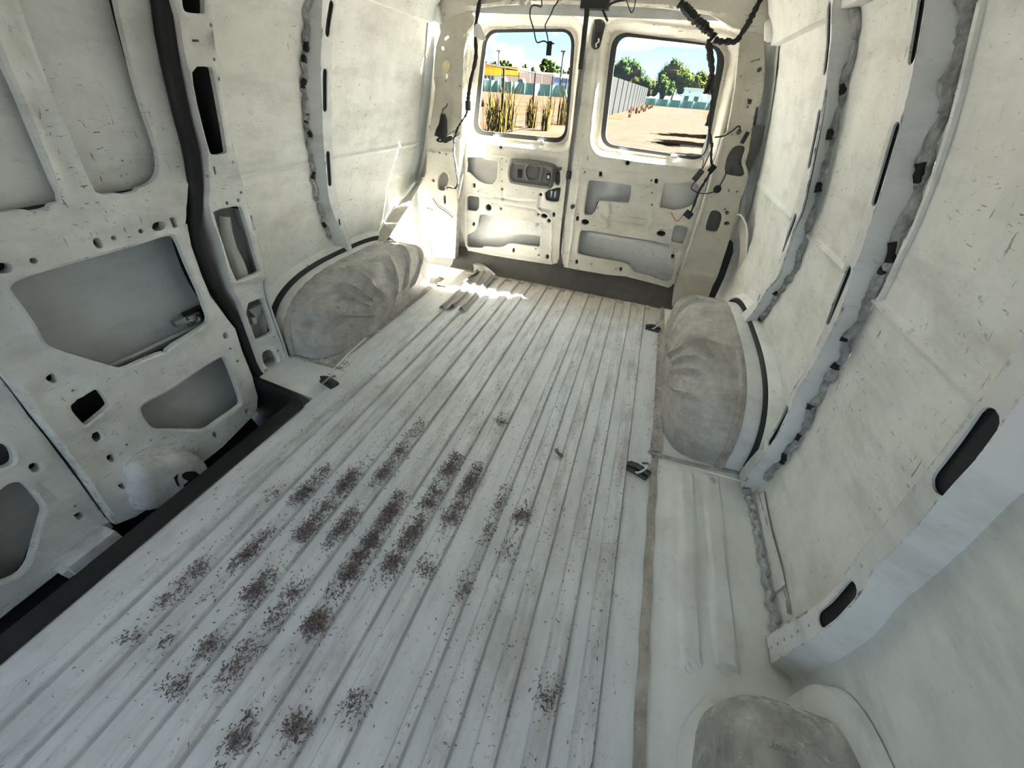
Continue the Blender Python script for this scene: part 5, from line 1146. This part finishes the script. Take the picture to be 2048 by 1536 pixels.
MB().grid([[(x+.3*math.sin(y*.2), y, GZ+.012) for x in np.linspace(-3.2, 5.2, 8)] for y in np.linspace(3, 104, 40)]).obj('road', M_gravel, None, kind='structure', label='pale gravel lane leading away behind the van', category='road')
M_postm = out_mat('fence_post', (.010, .0102, .0105), .2, k=.8); M_wht_sun = out_mat('white_sunlit_copy', (.024, .0245, .0245), .12, 3., k=.36); M_green = out_mat('green_screen', (.0042, .0085, .0078), .35, 6.); M_wht = out_mat('white_cladding', (.020, .0205, .0205), .12, 3.)  # corrugated fence gets a darkened copy of the white, offsetting direct sun
# near chain-link fence beside the lane
fx = lambda y: -6.3+.0*y
cf = empty('chain_link_fence', (-6.3, 24, GZ), label='wire chain-link fence close behind the left rear window', category='fence')
ypo = [19.0, 23.8, 27.6, 31.5, 36.0, 41.0]
for y in ypo: MB().tube([(fx(y), y, GZ), (fx(y), y, GZ+2.3), (fx(y), y, GZ+2.34)], [.045, .045, .02], 7).obj('fence_post', M_postm, cf)
for z in (.06, 2.28): MB().tube([(fx(y), y, GZ+z) for y in (12., 19., 30., 41.)], .022, 5).obj('rail', M_postm, cf)
MB().tube([(fx(31.5), 31.5, GZ+1.7), (fx(31.5)+.9, 30.4, GZ+.05)], .035, 5).obj('brace', M_wht, cf)
wm = MB()
for k in np.arange(12., 41., .5):
    for s in (-1, 1):
        a_ = (fx(k), k, GZ+(.08 if s > 0 else 2.26)); b_ = (fx(k), min(k+2.18, 43.), GZ+(2.26 if s > 0 else .08))
        wm.strip([(a_[0]-.0012, a_[1], a_[2]), (b_[0]-.0012, b_[1], b_[2])], [(a_[0]+.0012, a_[1]+.0025, a_[2]), (b_[0]+.0012, b_[1]+.0025, b_[2])])
wm.obj('wire_mesh', M_postm, cf, kind='stuff')
# far screened fences
def screen_fence(A_, B_, h, n, label):
    root = empty('screened_fence', (A_[0], A_[1], GZ), label=label, category='fence', group='green screened fences')
    A2, B2 = np.array(A_, float), np.array(B_, float)
    for i in range(n):
        p, q = A2+(B2-A2)*i/n, A2+(B2-A2)*(i+1)/n; r = q+(p-q)*.02
        MB().grid([[(p[0]*(1-t)+r[0]*t, p[1]*(1-t)+r[1]*t+.25*math.sin(t*math.pi*3+i), GZ+z) for t in np.linspace(0, 1, 5)] for z in (.05, h*.5, h)]).obj('screen_panel', M_green, root)
        MB().tube([(p[0], p[1]-.3, GZ), (p[0], p[1]-.3, GZ+h+.15)], .06, 5).obj('fence_post', M_wht, root)
    return root
screen_fence((-70, 112), (-22, 122), 2.45, 14, 'long green screened fence in front of the shops, left rear window')
screen_fence((-5, 113), (22, 108), 1.35, 10, 'low green screened fence below the trees, right rear window')
# white corrugated fence along the lane
wf = empty('corrugated_fence', (-4.6, 45, GZ), label='tall white corrugated metal fence beside the gravel lane', category='fence')
for i in range(12):
    y0, y1 = 38+i*5., 42.9+i*5.; yy = np.arange(y0, y1, .15)
    MB().grid([[(-4.9+.008*(y-38)*2+.05*(k % 2), y, z) for k, y in enumerate(yy)] for z in (GZ, GZ+2.9)]).obj('metal_sheet', M_wht_sun, wf, smooth=False)
    MB().tube([(-4.85+.016*(y0-38), y0-.04, GZ), (-4.85+.016*(y0-38), y0-.04, GZ+2.95)], .05, 5).obj('fence_post', M_postm, wf)
# shops
def bld(name, x0, x1, y0, dep, h, wallm, label):
    r = empty(name, (.5*(x0+x1), y0, GZ), label=label, category='building')
    MB().box((x0, y0, GZ), (x1, y0+dep, GZ+h)).obj('walls', wallm, r); return r
M_yw = out_mat('yellow_fascia', (.021, .0125, .0012), .1); M_or = out_mat('orange_fascia', (.020, .0065, .0008), .1); M_tan = out_mat('tan_block', (.0125, .0098, .0085), .15); M_blu = out_mat('blue_fascia', (.0030, .0060, .0125), .1); M_pbl = out_mat('pale_blue_wall', (.0125, .0150, .0200), .1)
M_rdk = out_mat('red_front', (.011, .0018, .0020), .2); M_dkg = out_mat('dark_glass', (.0022, .0026, .0030), .2); M_cof = out_mat('coping', (.020, .0190, .0175), .1)
b1 = bld('yellow_shop', -60.5, -48.2, 152, 14, 4.2, M_tan, 'shop with a wide yellow and orange fascia beyond the fence')
MB().box((-60.8, 151.2, GZ+4.0), (-53.9, 166, GZ+5.9)).obj('yellow_sign_band', M_yw, b1); MB().box((-53.9, 151.4, GZ+4.3), (-48.2, 166, GZ+5.6)).obj('orange_sign_band', M_yw, b1)
MB().box((-60.9, 151.0, GZ+5.9), (-48.2, 166, GZ+6.5)).obj('roof_edge', M_or, b1)
for x in np.arange(-60.2, -55.5, 1.25): wn = MB().box((x-.08, 151.92, GZ+.92), (x+.98, 152.05, GZ+3.88)).obj('window', M_cof, b1); MB().box((x, 151.86, GZ+1.), (x+.9, 151.93, GZ+3.8)).obj('pane', M_dkg, wn)
MB().box((-55.0, 151.8, GZ), (-52.2, 152.05, GZ+3.6)).obj('red_entrance', M_rdk, b1)
b2 = bld('tan_shop', -47.9, -36.3, 152, 14, 5.3, M_tan, 'plain tan block building in the middle of the shop row')
MB().box((-48.0, 151.8, GZ+5.3), (-36.2, 166.2, GZ+5.65)).obj('coping', M_cof, b2)
for x in (-44., -40.): MB().box((x-.12, 151.85, GZ), (x+.12, 152.02, GZ+5.3)).obj('pilaster', M_cof, b2)
b3 = bld('blue_shop', -35.8, -20.0, 151, 14, 3.9, M_pbl, 'pale blue shop with a dark blue fascia right of the tan block')
MB().box((-35.95, 150.6, GZ+3.4), (-19.8, 165, GZ+4.5)).obj('blue_fascia', M_blu, b3); MB().box((-35.95, 150.4, GZ+4.5), (-19.8, 165, GZ+5.5)).obj('white_parapet', M_wht, b3)
for x0, x1 in ((-29.3, -28.9), (-28.3, -27.4), (-26.9, -24.6)): MB().box((x0, 150.8, GZ), (x1, 151.05, GZ+3.1)).obj('shopfront_pane', M_dkg, b3)
b4 = bld('white_house', 3.4, 7.6, 116.5, 4, 3.5, M_wht, 'white house with dark windows in front of the yellow-green trees')
MB().box((3.2, 116.2, GZ+3.5), (7.8, 120.7, GZ+3.75)).obj('flat_roof', M_cof, b4)
for x in (3.75, 5.9): wn = MB().box((x-.06, 116.42, GZ+1.29), (x+1.01, 116.55, GZ+2.31)).obj('window', M_cof, b4); MB().box((x, 116.36, GZ+1.35), (x+.95, 116.43, GZ+2.25)).obj('pane', M_dkg, wn)
MB().tube([(4.6, 116.45, GZ+3.0), (4.6, 116.3, GZ+3.0)], .14, 8).obj('round_vent', M_dkg, b4)
MB().box((7.6, 117, GZ), (12, 120, GZ+2.6)).obj('annex', M_wht, b4); MB().box((7.5, 116.8, GZ+2.6), (12.2, 120.2, GZ+2.8)).obj('annex_roof', M_cof, b4)
# parked vehicles in front of the shops
M_car = {'white': out_mat('car_white', (.021, .021, .0205), .05, rough=.4), 'red': out_mat('car_red', (.016, .0018, .0022), .05, rough=.4), 'silver': out_mat('car_silver', (.013, .0135, .014), .05, rough=.4)}
M_tyre = out_mat('tyre', (.0012, .0012, .0012), .1)
def car(x, y, l, h, col, label, van=False):
    r = empty('parked_car', (x, y, GZ), label=label, category='van' if van else 'car', group='vehicles parked at the shops')
    prof = [(-.5, .25), (-.5, .55), (-.47, .95), (-.40, 1.0), (.12, 1.0), (.26, .62), (.48, .52), (.5, .25)] if van else [(-.5, .25), (-.5, .58), (-.36, .64), (-.24, 1.0), (.10, 1.0), (.24, .66), (.48, .56), (.5, .25)]
    n = len(prof); V = [(x+p*l, y+s*.9*(1 if q < .7 else .86), GZ+q*h) for s in (-1, 1) for p, q in prof]
    body = mesh('car_body', V, [tuple(range(n)), tuple(range(2*n-1, n-1, -1))]+[(i, (i+1) % n, n+(i+1) % n, n+i) for i in range(n)], M_car[col], r, smooth=False)
    w0, w1 = (-.05, .18) if van else (-.22, .18)
    MB().box((x+w0*l, y-.93, GZ+.66*h), (x+w1*l*.8, y-.86, GZ+.92*h)).obj('side_windows', M_dkg, body)
    for p in (-.32, .32): MB().tube([(x+p*l, y-.95, GZ+.32), (x+p*l, y-.70, GZ+.32)], .32, 10).obj('wheel', M_tyre, r)
car(-49.2, 140, 5.6, 3.6, 'white', 'white van parked before the yellow shop', True)
car(-54.9, 140, 4.6, 2.9, 'white', 'white car left of the white van, before the yellow shop')
car(-60.0, 140, 4.4, 2.8, 'white', 'leftmost white car before the yellow shop')
car(-43.5, 141, 4.6, 3.6, 'silver', 'silver car parked before the tan block building')
car(-38.9, 139, 4.2, 2.2, 'white', 'white car next to the red car, before the tan block building')
car(-34.4, 138, 4.4, 2.0, 'red', 'red car parked where the tan and blue shops meet')
# lamp posts
def lamp(x, y, h, label):
    r = empty('lamp_post', (x, y, GZ), label=label, category='lamp post', group='car park lamp posts')
    MB().tube([(x, y, GZ), (x, y, GZ+h)], [.34, .28], 8).obj('pole', M_dkg, r); MB().rbox((x-.8, y-.5, GZ+h), (x+.8, y+.5, GZ+h+.45), .15).obj('lamp_head', M_dkg, r)
lamp(-33.5, 150, 10.6, 'tall car park lamp post above the blue shop'); lamp(-61.8, 170, 11.0, 'far lamp post rising behind the yellow shop')

# trees
def leaf_mat(name, a, b_, k=.75):
    m, t, b = mat_new(name); v = N(t, 'ShaderNodeTexCoord').outputs['Object']
    t.links.new(mixc(t, ramp(t, noise(t, v, .8, 5, .7), [(.4, 0), (.6, 1)]), tuple(q*k for q in a), tuple(q*k for q in b_)), b.inputs['Base Color']); b.inputs['Roughness'].default_value = .9; b.inputs['Specular IOR Level'].default_value = 0.
    return m
M_gr = leaf_mat('leaves_green', (.0080, .0150, .0020), (.0160, .0210, .0034)); M_yg = leaf_mat('leaves_yellow_green', (.0150, .0190, .0016), (.0260, .0260, .0024)); M_org = leaf_mat('leaves_orange', (.0100, .0095, .0018), (.0260, .0150, .0030))
M_dk = leaf_mat('leaves_dark', (.0050, .0110, .0045), (.0090, .0150, .0050)); M_bark = out_mat('bark', (.004, .0032, .0026), .3)
def tree(x, y, h, w_, mat, label, group, name='tree', base=.12, nleaf=2600, seed=1):
    rg = np.random.default_rng(seed); r = empty(name, (x, y, GZ), label=label, category='tree', group=group)
    MB().tube([(x, y, GZ), (x+.02*h, y, GZ+h*.3), (x, y, GZ+h*.75)], [.035*h, .022*h, .006*h], 7).obj('trunk', M_bark, r)
    nb_ = 26; cs = []
    for i in range(nb_):
        a_, u = rg.uniform(0, 6.28), rg.uniform(-1, 1); rr = rg.uniform(.35, .9)
        cs.append((x+w_*rr*math.sqrt(1-u*u)*math.cos(a_)*.85, y+w_*rr*math.sqrt(1-u*u)*math.sin(a_)*.85, GZ+h*(base+(1-base)*(.5+.44*u*rr)), w_*rg.uniform(.26, .42)))
    V, Fc = [], []
    ls = .045*h
    for i in range(nleaf):
        c = cs[i % nb_]; d = rg.normal(size=3); d /= np.linalg.norm(d); rad = c[3]*rg.uniform(.75, 1.06)
        p = np.array(c[:3])+d*rad*np.array([1, 1, .9]); e1 = np.cross(d, rg.normal(size=3)); e1 /= np.linalg.norm(e1)+1e-9; e2_ = np.cross(d, e1)+d*rg.uniform(-.8, .8); s = ls*rg.uniform(.5, 1.1)
        n0 = len(V); V += [p-e1*s*.5, p+e2_*s*.5, p+e1*s*.6, p-e2_*s*.4]; Fc.append((n0, n0+1, n0+2, n0+3))
    mesh('crown', V, Fc, mat, r, smooth=False, kind='stuff')
    core = MB()
    for c in cs:
        ph = [[(c[0]+.72*c[3]*math.sin(t)*math.cos(f), c[1]+.72*c[3]*math.sin(t)*math.sin(f), c[2]+.66*c[3]*math.cos(t)) for f in np.linspace(0, 6.283, 8)] for t in np.linspace(0, math.pi, 6)]; core.grid(ph)
    core.obj('inner_foliage', M_dk, r, kind='stuff')
    return r
GT = 'trees beyond the lane'
tree(-11.0, 124, 9.6, 5.4, M_gr, 'tall green tree at the left of the right rear window', GT, seed=2)
tree(-6.2, 117, 6.0, 3.6, M_org, 'round orange-tinged tree behind the white corrugated fence', GT, seed=3)
tree(1.0, 128, 9.5, 4.8, M_yg, 'tallest yellow-green tree in the middle of the right rear window', GT, seed=4)
tree(-1.6, 120, 5.9, 3.2, M_gr, 'dark green bushy tree in front of the tallest tree', GT, seed=5)
tree(6.2, 134, 7.6, 3.8, M_yg, 'yellow-green tree right of the tallest tree, behind the white house', GT, seed=6)
tree(10.5, 140, 8.4, 3.6, M_org, 'golden tree at the right edge of the right rear window', GT, seed=7)
rgl = np.random.default_rng(5)
far = [(-66, 6.6), (-62.5, 7.2), (-60.0, 6.9), (-57.4, 7.4), (-54.5, 8.2), (-52.2, 8.4), (-46.5, 6.9), (-43.8, 6.8), (-40.0, 8.2), (-38.0, 8.7), (-36.0, 7.7), (-34.0, 7.0), (-31.5, 6.6), (-28.5, 6.2)]
ORD = ('first', 'second', 'third', 'fourth', 'fifth', 'sixth')
for i, (x, h) in enumerate(far):
    lbl = f'{ORD[i]} small tree from the left above the yellow shop roof' if i < 6 else f'{ORD[i-6]} small tree from the left above the tan shop roof' if i < 11 else f'{ORD[i-11]} small tree from the left above the blue shop roof'
    tree(x*(178+9*(i % 3))/153, 178+9*(i % 3), (h+.75)*(1.16+.06*(i % 3)), 1.9 if i not in (4, 8, 9) else 3.0, M_gr, lbl, 'small trees behind the shops', nleaf=420, seed=20+i, base=.3)
# roadside trees right of the lane, which cast the long shadows over the gravel
for i, (x, y, h, w_) in enumerate(((7.6, 31., 8.6, 2.5), (7.2, 25.5, 8.2, 2.3), (6.2, 19.5, 8., 2.0))):
    tree(x, y, h, w_, M_gr, ('farthest', 'middle', 'nearest')[i]+' of three roadside trees shading the gravel lane', 'roadside trees right of the lane', seed=60+i, nleaf=1500)
# tall dry weeds at the fence
M_weed = leaf_mat('dry_weeds', (.0180, .0140, .0030), (.0230, .0170, .0060), k=1.2); M_rust = leaf_mat('rusty_weeds', (.0300, .0120, .0040), (.0330, .0170, .0070), k=1.2)
def weed(x, y, h, n, mat, label, group, seed):
    rg = np.random.default_rng(seed); V, Fc = [], []
    for i in range(n):
        a_ = rg.uniform(0, 6.28); b0 = np.array([x+rg.normal(0, h*.10), y+rg.normal(0, h*.10), GZ]); hh_ = h*rg.uniform(.5, 1.); lean = np.array([math.cos(a_), math.sin(a_), 0])*h*rg.uniform(.03, .28); s = np.array([-math.sin(a_), math.cos(a_), 0])*.018
        m_ = b0+lean*.35+np.array([0, 0, hh_*.6]); t_ = b0+lean+np.array([0, 0, hh_]); n0 = len(V)
        V += [b0-s, b0+s, m_+s, m_-s, t_]; Fc += [(n0, n0+1, n0+2, n0+3), (n0+3, n0+2, n0+4)]
    return mesh('weed_clump', V, Fc, mat, None, smooth=False, label=label, category='weeds', group=group)
for i, (q, h) in enumerate((((1012, 262), 2.1), ((1000, 268), 1.4), ((1062, 256), 1.5), ((1092, 262), 1.6), ((985, 262), 1.7), ((1125, 250), 2.0))):
    p = at_z(q, GZ); weed(p[0], p[1], h, 70, M_weed, ('tallest yellow weed clump below the left rear window', 'short yellow weed clump left of the tallest clump', 'yellow weed clump at the middle fence post', 'yellow weed clump right of the middle fence post', 'leftmost yellow weed clump at the chain-link fence', 'rightmost yellow weed clump at the fence brace')[i], 'yellow weeds at the fence', 80+i)
for i in range(34):
    if i < 20: y = rgl.uniform(44, 95); x = -4.2+.016*(y-38)+rgl.uniform(0, 1.5)
    else: x, y = rgl.uniform(-30, -8), rgl.uniform(34, 95)
    weed(x, y, rgl.uniform(.4, .9), 40, M_rust, 'low rust-coloured weed clump on the dry lot', 'rust-coloured weeds on the lot', 120+i)
